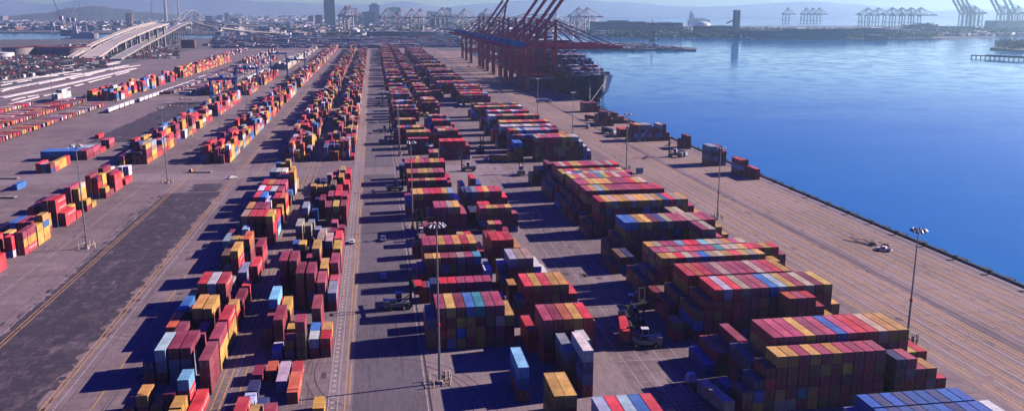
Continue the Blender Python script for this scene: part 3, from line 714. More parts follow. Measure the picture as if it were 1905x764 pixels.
for x, y, h, lab in MLOC:
    if h not in usedm: usedm[h] = 1; o = MA[h]; o.location = (x,y,0)
    else: o = dup(MA[h], (x,y,0))
    o.rotation_euler[2] = random.uniform(0, 6)
    tag(o, lab, 'light mast', 'floodlight masts around the terminal')

# ------------------------------------------------------------------ vehicles
def wheel(parent, x, y, r, w=.35):
    b = MB(); b.cyl((x-w/2,y,r),(x+w/2,y,r), r, r, 14); o = b.obj('wheel', M['dark'], parent)
    b = MB(); b.cyl((x-w/2-.02,y,r),(x+w/2+.02,y,r), r*.5, r*.5, 10); b.obj('rim', M['steel'], o)
def car_body(b, L, w, hs, pts):         # side profile extruded across, sides tapered in
    n = len(pts); vs = []
    for sx in (-1, 1):
        for y, z in pts: vs.append((sx*(w/2 - max(0, z - hs)*.22), y, z))
    b.add(vs, [tuple(range(n-1,-1,-1)), tuple(range(n,2*n))] + [(i,(i+1)%n,(i+1)%n+n,i+n) for i in range(n)])
def make_pickup():
    t = empty('pickup_truck'); b = MB()
    car_body(b, 5.6, 1.95, .95, [(-2.8,.45),(2.8,.45),(2.8,.8),(2.6,1.0),(1.35,1.1),(.7,1.72),(-.75,1.75),(-.95,1.08),(-1.0,.7),(-2.65,.7),(-2.68,1.05),(-2.8,1.05)])
    b.box(-.97,-.85,-2.7,-.95,.7,1.06); b.box(.85,.97,-2.7,-.95,.7,1.06); b.obj('body', M['white'], t)
    g = MB(); g.add([(-.75,1.32,1.16),(.75,1.32,1.16),(.68,.78,1.64),(-.68,.78,1.64)], [(0,1,2,3)])
    for sx in (-1,1): g.add([(sx*.93,1.1,1.15),(sx*.83,.68,1.62),(sx*.83,-.68,1.64),(sx*.93,-.8,1.15)], [(0,1,2,3)])
    g.obj('window', M['glass'], t)
    for x in (-.85,.85):
        for y in (-1.75,1.75): wheel(t, x, y, .4, .28)
    for x in (-.7,.7): h = MB(); h.box(x-.15,x+.15,2.79,2.82,.75,.92); h.obj('headlight', M['steel'], t)
    return t
def make_car():
    t = empty('car'); b = MB()
    car_body(b, 4.7, 1.85, .9, [(-2.35,.35),(2.35,.35),(2.35,.75),(1.2,.95),(.5,1.45),(-1.1,1.5),(-2.1,1.0),(-2.35,.9)]); b.obj('body', M['white'], t)
    g = MB(); g.add([(-.75,1.18,1.0),(.75,1.18,1.0),(.66,.56,1.42),(-.66,.56,1.42)], [(0,1,2,3)])
    g.add([(-.66,-1.2,1.46),(.66,-1.2,1.46),(.75,-2.0,1.06),(-.75,-2.0,1.06)], [(0,1,2,3)])
    for sx in (-1,1): g.add([(sx*.90,1.0,.98),(sx*.81,.5,1.38),(sx*.81,-1.1,1.42),(sx*.90,-1.8,1.0)], [(0,1,2,3)])
    g.obj('window', M['glass'], t)
    for x in (-.8,.8):
        for y in (-1.45,1.45): wheel(t, x, y, .34, .24)
    return t
pk = make_pickup(); pk.location = (78.7,247.1,.02); pk.rotation_euler[2] = R(70)
tag(pk, 'white pickup truck parked in shadow beside the stepped quayside block', 'pickup truck', 'light vehicles driving on the terminal')
for x, y, rz, lab in ((1.1,329.2,0,'white pickup truck driving up the truck lane'),(.5,279.8,0,'pickup truck in deep stack shadow on the truck lane'),(191.5,519,80,'white pickup on the quay behind the lone grey and red stack'),(186,285,42,'white pickup truck parked beside the parked empty chassis on apron')):
    dup(pk, (x,y,.02), R(rz), lab)
ca = make_car(); ca.location = (-77.2,471.5,.02); ca.rotation_euler[2] = R(-60)
tag(ca, 'white car on the cross road at the yellow lines', 'car', 'cars on the terminal roads')
dup(ca, (-10.9,327,.02), 0, 'dark windowed car driving on the pale travelway')
for x,y,l in ((0,700,'tiny far white car on truck lane beyond the cross road'),(3,905,'farthest white car on the truck lane')): dup(ca,(x,y,.02),0,l)

def make_handler(mast=12.0, boomcab=True):
    t = empty('container_handler')
    b = MB(); b.box(-1.6,1.6,-3.6,3.0,1.0,2.1); b.box(-1.9,1.9,-4.6,-3.2,.9,2.9); b.box(-1.3,1.3,-3.2,-1.2,2.1,2.9); b.obj('chassis', M['steel'], t)
    b = MB(); b.box(-1.85,1.85,-4.75,-3.3,2.9,3.05); b.box(-1.6,1.6,-4.68,-4.6,1.2,2.6); b.obj('counterweight_cover', M['steel'], t)
    b = MB(); b.box(-.8,.8,-1.1,.7,3.1,5.0); b.box(-.9,.9,-1.2,.8,5.0,5.15); c = b.obj('cab', M['white'], t)
    g = MB(); g.box(-.7,.7,.71,.74,3.5,4.8); g.box(-.83,-.8,-.9,.5,3.5,4.8); g.box(.8,.83,-.9,.5,3.5,4.8); g.obj('cab_window', M['glass'], c)
    b = MB(); b.box(-.5,.5,-.8,.5,2.1,3.1); b.obj('cab_pedestal', M['dark'], t)
    b = MB()
    for sx in (-1,1): b.box(sx*1.0-.22, sx*1.0+.22, 3.2, 3.75, .5, mast); b.bar((sx*1.0,3.2,3.6),(sx*1.2,.6,2.0),.25)
    for z in (1.2, mast*.5, mast-.4): b.box(-.8,.8,3.3,3.6,z,z+.35)
    b.obj('lift_mast', M['dark'], t)
    b = MB(); b.box(-6.05,6.05,3.95,4.5,mast*.62,mast*.62+.45)
    for sx in (-1,1): b.box(sx*5.9-.2,sx*5.9+.2,3.3,5.6,mast*.62-.1,mast*.62+.35)
    b.box(-.9,.9,3.76,3.95,mast*.55,mast*.62+1.1); b.obj('spreader', M['dark'], t)
    for x in (-1.75,1.75):
        wheel(t, x, 2.3, .9, .8); wheel(t, x, -3.0, .8, .6)
    return t
ha = make_handler(); ha.location = (70.5,224.5,.02); ha.rotation_euler[2] = R(200)
tag(ha, 'container handler with tall black mast and white cab behind the red container', 'container handler', 'container handlers working between the stacks')
for x, y, rz, lab in ((68.5,208,82,'grey container handler in shadow gripping the brown container'),(5.0,248.5,-84,'blue grey container handler in shadow at the edge of the truck lane'),
   (8.5,425,-86,'container handler nosing into the stacks from the truck lane'),(16,327,10,'dark container handler behind the nearest lane mast'),(50,474,-280,'white container handler with raised mast on open middle ground'),
   (64.5,536,-170,'container handler backing away in front of the navy stacks'),(77.5,458,-10,'container handler with black mast by the cream barrier'),(6,585,-85,'farther dark container handler at the right of the lane'),(6,640,-85,'second far container handler at the right of the lane'),(181,502,60,'container handler on the quay beside the teal tractor'),
   (3,820,-80,'distant container handler in the lane shadows')):
    dup(ha, (x,y,.02), R(rz), lab)
def held(x, y, z, rz, L, c, lab):
    me = container_parts(L, 2.85); root = empty('shipping_container', (x,y,z), R(rz))
    lnk('body', me[0], root, col=CC[c]); lnk('roof', me[1], root, col=CC[c])
    for m_ in (0,1):
        d = lnk('door', me[2], root, (0,-L/2+.07,0), col=CC[c]); d.scale = (-1 if m_ else 1,1,1); lnk('locking_bars', me[3], d)
    tag(root, lab, 'shipping container', 'containers being moved by vehicles')
held(64.6,213.5,1.9,-13,12.19,'R','bright red container held near the ground by the handler with the tall black mast')
held(10.9,254.0,3.2,0,6.06,'R','short red container lifted beside the truck lane')

def make_tractor():
    t = empty('terminal_tractor')
    b = MB(); b.box(-.9,.9,-2.6,2.3,.6,.95); b.obj('frame', M['dark'], t)
    b = MB(); car_body(b, 2, 2.3, 1.4, [(.4,.8),(2.6,.8),(2.65,1.6),(2.2,2.9),(.5,2.95)]); c = b.obj('cab', M['white'], t)
    g = MB(); g.add([(-.9,2.56,1.75),(.9,2.56,1.75),(.78,2.24,2.8),(-.78,2.24,2.8)], [(0,1,2,3)]); g.obj('cab_window', M['glass'], c)
    for x in (-.95,.95):
        for y in (1.6,-1.3,-2.4): wheel(t, x, y, .5, .32)
    return t
def make_chassis():
    t = empty('container_chassis'); b = MB()
    for sx in (-1,1): b.box(sx*.5-.09,sx*.5+.09,-6.1,6.1,.95,1.2)
    for y in (-6,-3,0,3,6): b.box(-1.2,1.2,y-.12,y+.12,.97,1.18)
    b.obj('frame', M['cream'], t)
    b = MB()
    for sx in (-1,1): b.box(sx*.8-.08,sx*.8+.08,2.8,3.0,0,.95)
    b.obj('landing_leg', M['steel'], t)
    for x in (-.95,.95):
        for y in (-4.9,-3.7): wheel(t, x, y, .5, .4)
    return t
tr = make_tractor(); ch = make_chassis()
tr.location = (72.4,181.5,.02); tag(tr, 'terminal tractor with dark cab hauling yellow container at bottom edge', 'tractor', 'terminal tractors hauling chassis')
ch.location = (73.4,170.5,.02); ch.rotation_euler[2] = R(8); tag(ch, 'chassis under the yellow container at the bottom edge', 'trailer', 'container chassis around the terminal')
held(73.4,170.5,1.25,8,12.19,'S','tan container riding on a chassis in shadow at the bottom edge')
def rig(x, y, rz, c, labt, labc, labb):
    a = R(rz); dup(ch, (x,y,.02), a, labt); dup(tr, (x - math.sin(a)*7.0, y + math.cos(a)*7.0, .02), a, labc)
    if c: held(x, y, 1.25, rz, 12.19, c, labb)
rig(71.5,500,62,'Y','chassis under the yellow container on open middle ground','tractor ahead of the yellow container on open middle ground','yellow container on a chassis in the open middle ground')
rig(162,833,-86,'W','chassis under white container near the crane feet','tractor pulling the white container near the crane feet','white container on truck crossing the quay near crane feet')
rig(175,690,-150,'M','chassis under the maroon container on the far quay','tractor of the maroon container truck on the far quay','maroon container on a truck between the far quay stacks')
rig(168,612,-160,'V','chassis under navy container left of quayside stacks','tractor under the navy container left of quayside stacks','navy container on truck left of the quayside stacks')
rig(89,452,-60,'','bare chassis by the cream barrier','blue grey tractor parked by the cream barrier','')
for k, (x, y, rz) in enumerate(((184.5,297,28),(188.0,294,28))):
    dup(ch, (x,y,.02), R(rz), ('empty cream chassis parked on the striped apron, left one','empty cream chassis parked on the striped apron, right one')[k])
dup(ch,(131,262,.02),R(22),'empty chassis parked off the right end of quayside block'); dup(ch,(134,256,.02),R(22),'second empty chassis parked off the right end of quayside block')
tt = dup(tr,(160,640,.02),R(-20),'black tractor driving along the quay road'); dup(tr,(186.5,501,.02),R(-70),'terminal tractor on quay beside the handler')
# cream barrier by the middle ground
t = empty('access_stairs', (84,452,0)); b = MB(); b.box(-.4,.4,-6,6,0.02,1.1); b.obj('base', M['cream'], t)
b = MB()
for q in range(-6,7,2): b.bar((0,q,1.1),(0,q,3.4 if q > 2 else 2.2),.12)
b.bar((0,-6,2.2),(0,6,3.4),.12); b.obj('railing', M['cream'], t)
t.rotation_euler[2] = R(20); tag(t, 'cream steel barrier with railing beside the wide block', 'barrier')
t = empty('lock_bin', (81,192.7,0)); b = MB(); b.box(-1,1,-.5,.5,.12,.8); b.obj('box', M['redpaint'], t)
b = MB(); b.box(-.9,-.7,-.4,.4,0.02,.12); b.box(.7,.9,-.4,.4,0.02,.12); b.obj('skid', M['dark'], t); tag(t, 'small bright red bin on the sunlit ground between stacks', 'bin')
t = empty('mobile_office', (143,452,0)); b = MB(); b.box(-1.6,1.6,-1.5,1.5,.3,3.0); b.obj('cabin', M['white'], t); b = MB(); b.box(-1.8,1.8,-1.7,1.7,3.0,3.15); b.obj('roof', M['steel'], t); b = MB(); b.box(-1.63,-1.6,-.5,.5,.4,2.5); b.obj('door', M['dark'], t)
tag(t, 'small white cabin at the foot of a quay road mast', 'cabin')
def gooseneck(x, y, rz, lab):
    t = empty('flatbed_trailer', (x,y,0), R(rz)); b = MB(); b.box(-1.2,1.2,-6,5,.5,.85); b.obj('deck', M['contmass'] if 0 else M['brick'], t)
    b = MB(); b.add([(-1.1,5,.5),(1.1,5,.5),(1.1,7.5,.5),(-1.1,7.5,.5),(-.3,5.6,2.4),(.3,5.6,2.4),(.3,6,2.4),(-.3,6,2.4)], [(0,3,2,1),(4,5,6,7),(0,1,5,4),(1,2,6,5),(2,3,7,6),(3,0,4,7)]); b.obj('gooseneck', M['yellow'], t)
    for sx in (-1,1): wheel(t, sx*.8, -4, .45, .4)
    tag(t, lab, 'trailer', 'low flatbed trailers on the left')
gooseneck(-178,437,-70 if 0 else 80,'low brown flatbed with yellow gooseneck beside the blue container'); gooseneck(-196,489,80,'low brown flatbed with yellow gooseneck behind the blue container')
gooseneck(-190,920,80,'low flatbed left of the blue gantry'); gooseneck(-186,850,80,'nearer low flatbed left of the blue gantry'); gooseneck(-97,492,80,'low flatbed lying just beyond the cross road')
# white box trailers in a line
t = empty('box_trailer', (-234,812,0)); b = MB(); b.box(-1.3,1.3,-7.5,7.5,1.2,4.1); b.obj('box', M['white'], t); b = MB()
b.box(-1.3,1.3,-7.4,7.4,.95,1.19); b.obj('underframe', M['dark'], t)
for x in (-.95,.95):
    for y in (-6.2,-5.0): wheel(t, x, y, .5, .4)
tag(t, 'white box trailer nearest in the front line by the chassis rows', 'box trailer', 'white box trailers parked nose to tail')
k = 0
for x, y0, n in ((-234,828,4),(-231,905,15),(-228,1190,3)):
    for q in range(n):
        k += 1; dup(t, (x + q*.4, y0 + q*16.3, 0), 0, f'white box trailer, {ORD[k]} behind the front one in the parked line')
for q in range(12): dup(t, (-165+q*.3, 1180+q*15.5, 0), 0, f'far white box trailer, {ORD[q]} in the row behind the blue gantries')
# quay bollards
t = empty('bollard', (204.6, 180, 0.02)); b = MB(); b.cyl((0,0,0),(0,0,1.0),.5,.42,10); b.obj('post', M['dark'], t); b = MB(); b.cyl((0,0,1.0),(0,0,1.6),.85,.7,10); b.bar((-1.1,0,1.3),(1.1,0,1.3),.35); b.obj('cap', M['dark'], t)
tag(t, 'black mooring bollard nearest along the quay edge', 'bollard', 'mooring bollards along the quay edge')
for q in range(1, 29): dup(t, (204.6,180+q*18.0,0.02), 0, f'black mooring bollard, {ORD[q]} along the quay edge from the near end')

# ------------------------------------------------------------------ blue yard gantries
def make_rtg():
    t = empty('yard_gantry_crane'); W = 12.0; H = 22.0
    for sx in (-1,1):
        for sy in (-1,1):
            b = MB(); b.bar((sx*W,sy*4.2,1.6),(sx*W,sy*3.2,H),1.1,1.3); b.obj('leg', M['blue'], t)
        b = MB(); b.box(sx*W-.6,sx*W+.6,-5.5,5.5,1.3,2.5); b.box(sx*W-.5,sx*W+.5,-3.2,3.2,H-.6,H+.4); b.obj('sill_beam', M['blue'], t)
        for y in (-4.6,-3.2,3.2,4.6): wheel(t, sx*W, y, .75, .6)
    for sy in (-1,1): b = MB(); b.box(-W-2,W+2,sy*3.2-.55,sy*3.2+.55,H+.4,H+2.2); b.obj('girder', M['blue'], t)
    b = MB(); b.box(-3,1,-2.6,2.6,H+2.2,H+4.0); b.box(-2,0,-1.5,1.5,H+4.0,H+5); b.obj('trolley', M['blue'], t)
    b = MB(); b.box(1.2,3,-1.2,1.2,H-2.3,H+.2); b.obj('cab', M['white'], t)
    b = MB()
    for x in (-1.8,-.2):
        for y in (-1.5,1.5): b.bar((x,y,H+2),(x,y,14.4),.08)
    b.obj('hoist_cable', M['dark'], t)
    b = MB(); b.box(-2.2,.2,-6,6,13.9,14.4); b.obj('spreader', M['yellow'], t)
    b = MB(); b.box(-W-1.6,-W-.7,-3,3,1.6,3.6); b.obj('power_unit', M['white'], t)
    return t
rt_ = make_rtg(); rt_.location = (-147.5,884,0)
tag(rt_, 'nearest blue gantry crane straddling the left middle block', 'gantry crane', 'blue yard gantry cranes')
for x, y, lab in ((-147.5,1046,'second blue gantry crane behind the nearest one'),(-106,1225,'blue gantry crane over the pale stacks in the centre left'),(-150,1420,'far blue gantry crane left of the white stacks'),(-26.5,1700,'blue gantry crane over the block beside the travelway'),(-48,2050,'farthest blue gantry crane at the end of the blocks')):
    dup(rt_, (x,y,0), 0, lab)

# ------------------------------------------------------------------ ship-to-shore cranes
def make_sts(mat, house, raised=False, S=1.0, detail=True):
    K = 1.55 if detail else 2.0; BL = 75
    t = empty('ship_crane'); xa, xb = -16.0, 16.0; G = 47.0; AP = 78.0
    for x in (xa, xb):
        for sy in (-1, 1):
            b = MB(); b.bar((x,sy*9,1.6),(x,sy*8,G),1.7*K,1.5*K); b.obj('leg', mat, t)
        b = MB(); b.box(x-.9,x+.9,-12.5,12.5,1.4,3.2); b.box(x-.6,x+.6,-8,8,17,19); b.box(x-.7,x+.7,-8,8,G-3,G-.8)
        if detail: b.bar((x,-8.3,19),(x,0,G-3),.6); b.bar((x,8.3,19),(x,0,G-3),.6)
        b.obj('sill_beam', mat, t)
        if detail:
            b = MB()
            for y in (-11,-9,-7,7,9,11): b.box(x-.5,x+.5,y-.8,y+.8,.1,1.4)
            b.obj('bogie', M['dark'], t)
    for sy in (-1, 1):
        b = MB(); b.box(xa,xb,sy*8.2-.7,sy*8.2+.7,16.8,18.8); b.bar((xa,sy*8.2,18.8),(xb,sy*8.2,G-2),.8); b.obj('portal_beam', mat, t)
    if detail:
        b = MB()
        for x in (xa, xb):
            for z0_, z1_ in ((3.2,17),(19,32),(32,G-3)): b.bar((x,-8.6,z0_),(x,8.4,z1_),.5); b.bar((x,8.6,z0_),(x,-8.4,z1_),.5)
        for sy in (-1,1): b.bar((xa,sy*8.3,G-2),(xb,sy*8.3,19),.6); b.bar((xa,sy*8.3,32),(xb,sy*8.3,32),.7)
        b.obj('bracing', mat, t)
    b = MB()
    for sy in (-1, 1): b.box(-42,19,sy*3-.5,sy*3+.5,G,G+2.4)
    for x in range(-42,20,8): b.box(x,x+.5,-3,3,G+.3,G+1.6)
    b.obj('main_girder', mat, t)
    piv = Vector((19,0,G+1.2)); ang = R(80) if raised == 1 else (R(54) if raised == 2 else 0)
    def bp(d, y, dz=0): return (piv.x + d*math.cos(ang) - dz*math.sin(ang), y, piv.z + d*math.sin(ang) + dz*math.cos(ang))
    b = MB()
    for sy in (-1, 1):
        b.bar(bp(0,sy*3), bp(BL,sy*3), 1.0*K, 2.2*K)
    for d in range(4,BL,8): b.bar(bp(d,-3), bp(d,3), .6)
    b.obj('boom', mat, t)
    b = MB()
    for sy in (-1, 1):
        b.bar((xb,sy*7,G),(xb+1,sy*1.6,AP),1.1*K,1.0*K); b.bar((xa,sy*7,G),(xb+.5,sy*1.8,AP-2),.9*K,.8*K); b.bar((xb,sy*5.6,G+10),(xb-12,sy*4.4,G+10),.4)
    b.box(xb-1,xb+3,-2.6,2.6,AP-.6,AP+.8); b.box(xb-3,xb+5,-3,3,AP+.8,AP+1.1)
    if detail:
        for sy in (-1,1):
            for x in (xb-3,xb+1,xb+5): b.bar((x,sy*3,AP+1.1),(x,sy*3,AP+2.3),.12)
    b.obj('a_frame', mat, t)
    b = MB()
    for sy in (-1, 1):
        if raised: b.bar((xb+1,sy*2,AP), bp(44,sy*3,1.2), .4*K)
        else:
            b.bar((xb+1,sy*2,AP), bp(34,sy*3,1.2), .5*K); b.bar((xb+1,sy*2,AP), bp(68,sy*3,1.2), .5*K)
        b.bar((xb+.5,sy*2,AP),(-38,sy*3,G+2.4),.5*K)
    b.obj('stay', mat, t)
    b = MB(); b.box(-33,-18,-3.6,3.6,G+2.6,G+7.6); hs = b.obj('machinery_house', house, t)
    b = MB(); b.box(-33.3,-17.7,-3.9,3.9,G+7.6,G+8); b.obj('house_roof', house, hs)
    b = MB(); b.box(6,11,-4,4,G-1.6,G-.1); b.box(8,10.4,-1.4,1.4,G-4.4,G-1.6); b.obj('trolley_cab', M['white'] if detail else mat, t)
    if detail:
        b = MB()
        for z in range(4, 44, 4): b.box(xa-2.2,xa-.9,-9.5,-6.5,z,z+.12); b.bar((xa-1.5,-9.4,z),(xa-1.5,-6.6,z+4),.25)
        b.obj('stair_tower', mat, t)
        b = MB(); b.box(-40,-16,-5.6,-4.7,G-1.2,G-1.0); b.bar((-40,-5.6,G),(-16,-5.6,G),.1); b.obj('walkway', M['pale'], t); b = MB(); b.box(xa-.4,xb,-9.3,-9.0,14,16); b.obj('name_board', M['pale'], t)
    return t
s0 = make_sts(M['red'], M['bluehouse']); s0.location = (185,962,0)
tag(s0, 'nearest red ship crane with its boom lowered over the moored ship', 'ship crane', 'red ship cranes on the quay')
s1 = make_sts(M['red'], M['bluehouse'], 1); s1.location = (185,1405,0)
tag(s1, 'red ship crane with boom raised steeply, nearest of the steep ones', 'ship crane', 'red ship cranes on the quay')
s2 = make_sts(M['red'], M['bluehouse'], 2); s2.location = (185,1170,0)
tag(s2, 'red ship crane with boom half raised, nearest of the slanting ones', 'ship crane', 'red ship cranes on the quay')
dup(s0, (185,1075,0), 0, 'second red ship crane with its boom lowered, just behind the nearest')
dup(s0, (185,1018,0), 0, 'red ship crane with lowered boom squeezed between the first two')
dup(s2, (185,1122,0), 0, 'red ship crane with half raised boom directly behind the lowered ones')
dup(s0, (185,1360,0), 0, 'red ship crane with lowered boom in the middle of the raised cluster')
dup(s2, (185,1240,0), 0, 'second red ship crane with half raised boom')
dup(s2, (185,1310,0), 0, 'third red ship crane with half raised boom')
dup(s0, (185,1530,0), 0, 'far red ship crane with boom lowered behind the raised ones')
dup(s2, (185,1610,0), 0, 'fourth red ship crane with half raised boom, far along the quay')
dup(s2, (185,1680,0), 0, 'farthest red ship crane with half raised boom, leftmost in the cluster')

# ------------------------------------------------------------------ container ship at the quay
def make_ship():
    t = empty('container_ship', (228, 860, -3.2)); b = MB(); W = 20.0
    secs = []                              # bow at y=0, stern at y=330
    for y, hw_d, hw_w, zt in ((-12,.4,.1,28.5),(-7,6,.15,27.8),(1,11,.2,27),(10,15.2,2.2,26.4),(22,18.6,7,26),(40,19.8,14,25.4),(62,20,19.4,24),(70,20,19.4,22.5),(280,20,19.6,22.5),(318,19,14,23),(330,17.5,9,23)):
        low = y if y > 8 else (8 + (y - 8)*.15)
        ring = []
        for sx in (-1, 1):
            r_ = [(sx*hw_d, y, zt), (sx*(hw_w + (hw_d-hw_w)*.62), y*.55 + low*.45, 10), (sx*(hw_w + (hw_d-hw_w)*.18), low*.8 + y*.2, 4.5), (sx*hw_w, low, 0.0), (sx*hw_w*.9, low, -4)]
            ring += r_ if sx < 0 else r_[::-1]
        secs.append(ring)
    n = len(secs[0]); vs = [p for s in secs for p in s]; fs = []
    for i in range(len(secs)-1):
        for j in range(n-1): fs.append((i*n+j, i*n+j+1, (i+1)*n+j+1, (i+1)*n+j))
        fs.append((i*n+n-1, i*n, (i+1)*n, (i+1)*n+n-1))
    fs += [tuple(range(n-1,-1,-1)), tuple((len(secs)-1)*n + j for j in range(n))]
    b.add(vs, fs); b.obj('hull', M['hull'], t)
    b = MB(); b.cyl((0,9.5,1.0),(0,3,1.6),2.6,1.5,12); b.cyl((0,3,1.6),(0,1.5,1.7),1.5,.4,12); b.obj('bulbous_bow', M['hullred'], t)
    b = MB(); b.cyl((0,8,26),(0,8,41),.5,.3,8); b.bar((-2,8,37),(2,8,37),.3); b.box(-3.4,3.4,12,16,26.4,27.8)
    for x in (-8,-4,4,8): b.box(x-.6,x+.6,16,19,26.3,27.4)
    b.obj('foremast', M['white'], t)
    b = MB(); b.bar((-15,21,28),(15,21,28),.4,3.2); b.obj('breakwater', M['steel'], t)
    b = MB(); b.box(-19,19,236,252,22.4,52); b.box(-24,24,238,248,52,55.5); b.box(-6,6,256,268,22.4,49); b.obj('superstructure', M['white'], t)
    b = MB(); b.box(-18,18,235.7,235.9,52.5,54.6); b.obj('bridge_window', M['glass'], t)
    b = MB()
    for y in range(46, 320, 14):
        if not 230 < y < 270: b.box(-19,19,y-.6,y+.6,22.4,28)
    b.obj('lashing_bridge', M['steel'], t)
    rr = random.Random(9); b = MB()
    hs = {30:1,44:1,58:2,72:3,86:2,100:5,114:2,128:6,142:6,156:6,170:6,184:7,198:6,212:6,280:5,294:6}
    for y, hh in hs.items():
        for k in range(14):
            n_ = max(0, hh + rr.choice((0,0,0,-1)) - (1 if (y in (44,58,72) and 4 < k < 8) else 0))
            if y == 30: n_ = 1 if 2 < k < 11 else 0
            for q in range(n_):
                b.col = CC[rr.choice('GGVGVMGNVWGVM')]; x = -18.2 + 2.6*k
                b.box(x, x+2.44, y+1, y+13.2, 25.0+2.8*q, 25.0+2.8*q+2.76)
    tag(b.obj('deck_cargo', M['contmass'], t, color=True), kind='stuff')
    b = MB()
    for x, y in ((-13,6),(13,6),(-15,12)): b.bar((x*.7,y,25),(-21.5,-28 - abs(x),3.6),.22)
    b.obj('mooring_line', M['white'], t)
    return t
tag(make_ship(), 'navy hulled container ship moored bow towards us under the red cranes', 'container ship')

# ------------------------------------------------------------------ bridges
def deck_path(b, pts, w, th, rail=True):
    for (x0,y0,z0), (x1,y1,z1) in zip(pts, pts[1:]):
        b.bar((x0,y0,z0-th/2),(x1,y1,z1-th/2), w, th)
        if rail:
            d = Vector((x1-x0,y1-y0,0)).normalized(); n = Vector((d.y,-d.x,0))
            for s in (-1,1):
                o = n*(s*(w/2-.25)); b.bar((x0+o.x,y0+o.y,z0+.55),(x1+o.x,y1+o.y,z1+.55), .5, 1.1)
def bridge(name, pts, w, mat, lab, step=60, lw=3.0, skip=0):
    t = empty(name, (0,0,0)); b = MB(); deck_path(b, pts, w, 2.6); b.obj('deck', mat, t)
    k = 0; acc = 0; npier = 0
    for (x0,y0,z0), (x1,y1,z1) in zip(pts, pts[1:]):
        L = math.dist((x0,y0),(x1,y1)); n = int(L/step)
        d = Vector((x1-x0,y1-y0,0)).normalized(); nn = Vector((d.y,-d.x,0))*(w*.3)
        for i in range(n):
            f = (i+.5)/n; x, y, z = x0+(x1-x0)*f, y0+(y1-y0)*f, z0+(z1-z0)*f
            if z < 7: continue
            p = MB()
            for s in (-1,1): p.bar((x+s*nn.x,y+s*nn.y,0),(x+s*nn.x,y+s*nn.y,z-2.6), lw, lw)
            p.bar((x-nn.x*1.4,y-nn.y*1.4,z-3.6),(x+nn.x*1.4,y+nn.y*1.4,z-3.6), lw*.9, 2.0)
            p.obj('pier', mat, t)
    return tag(t, lab, 'bridge')
def U(px, py, z):                          # point at height z seen in the survey photo, used as a map reading
    d = fw + rt*((px-CX)/F_PX) + dn*((py-CY)/F_PX); k = (z - CAM_H)/d.z
    return (d.x*k, d.y*k, z)
NB = [U(165,108,2), U(205,82,20), U(240,66,36), U(275,52,50), U(302,44,58)]
bridge('road_bridge', NB, 34, M['concrete'], 'new pale concrete highway bridge climbing towards the twin towers', 62, 4.0)
bridge('road_bridge', [(x-42, y+25, z) for x, y, z in NB[:-1]] + [U(287,41,58)], 10, M['concrete'], 'narrow pale ramp running along the left of the new bridge', 80, 3.0)
OB = [U(215,110,3), U(262,84,14), U(300,65,30), U(335,47,46), U(352,41,52)]
bridge('road_bridge', OB, 20, M['concrete2'], 'old grey highway bridge with close piers beside the new bridge', 75, 2.6)
bridge('road_bridge', [U(360,40,52), U(378,46,46), U(405,52,36), U(450,57,22), U(520,62,8)], 20, M['concrete2'], 'curving grey viaduct descending right from the old bridge', 60, 1.8)
bridge('road_bridge', [U(372,39,40), U(420,45,28), U(480,48,18), U(530,49,10)], 12, M['concrete2'], 'farther low viaduct behind the curving one', 90, 2)
# arch of the old bridge
t = empty('steel_arch', (0,0,0)); a0 = Vector(U(330,50,48)); a1 = Vector(U(362,38,52)); b = MB(); ctr = (a0+a1)/2; 
ax = Vector(U(355,41,52)); dx = Vector((1,0.1,0)).normalized()
for o in (-9, 9):
    pts = []
    for i in range(13):
        f = i/12; pts.append(ax + Vector((o + (f-.5)*34, (f-.5)*240, 4 + 38*math.sin(math.pi*f))))
    for p, q in zip(pts, pts[1:]): b.bar(p, q, 2.2)
    for p in pts[1:-1]: b.bar(p, (p.x, p.y, ax.z), .8)
for i in range(2,11,2):
    f = i/12; z = 4 + 38*math.sin(math.pi*f); p = ax + Vector(((f-.5)*34, (f-.5)*240, z)); b.bar(p + Vector((-9,0,0)), p + Vector((9,0,0)), 1)
b.obj('arch_rib', M['concrete2'], t); tag(t, 'small steel arch over the crest of the old grey bridge', 'bridge arch')
def tower(px, lab, y0=34, top=3):
    b0 = Vector(U(px, y0, 40)); sc = (b0 - Vector((0,0,CAM_H))).length/F_PX; h = 40 + sc*(y0 - top + 14)
    t = empty('bridge_tower', (b0.x,b0.y,0)); 
    b = MB(); b.cyl((-7*0,0,0),(0,0,h*.96), 13, 9.0, 10); b.obj('shaft', M['concrete'], t)
    b = MB(); b.box(-sc*22,0,-2,2,h*.80,h*.80+sc*1.4); b.box(-sc*22-2,-sc*22+2,-2,2,0,h*.82); b.obj('crane_frame', M['hazeblue'], t)
    b = MB(); b.bar((0,0,h*.78),(sc*18,40,42),2.0); b.bar((0,0,h*.9),(sc*14,20,44),1.6); b.obj('cable_stay', M['pale'], t)
    tag(t, lab, 'bridge tower', None)
tower(309,'left of the two concrete bridge towers under construction'); tower(333,'right of the two concrete bridge towers under construction', 31)
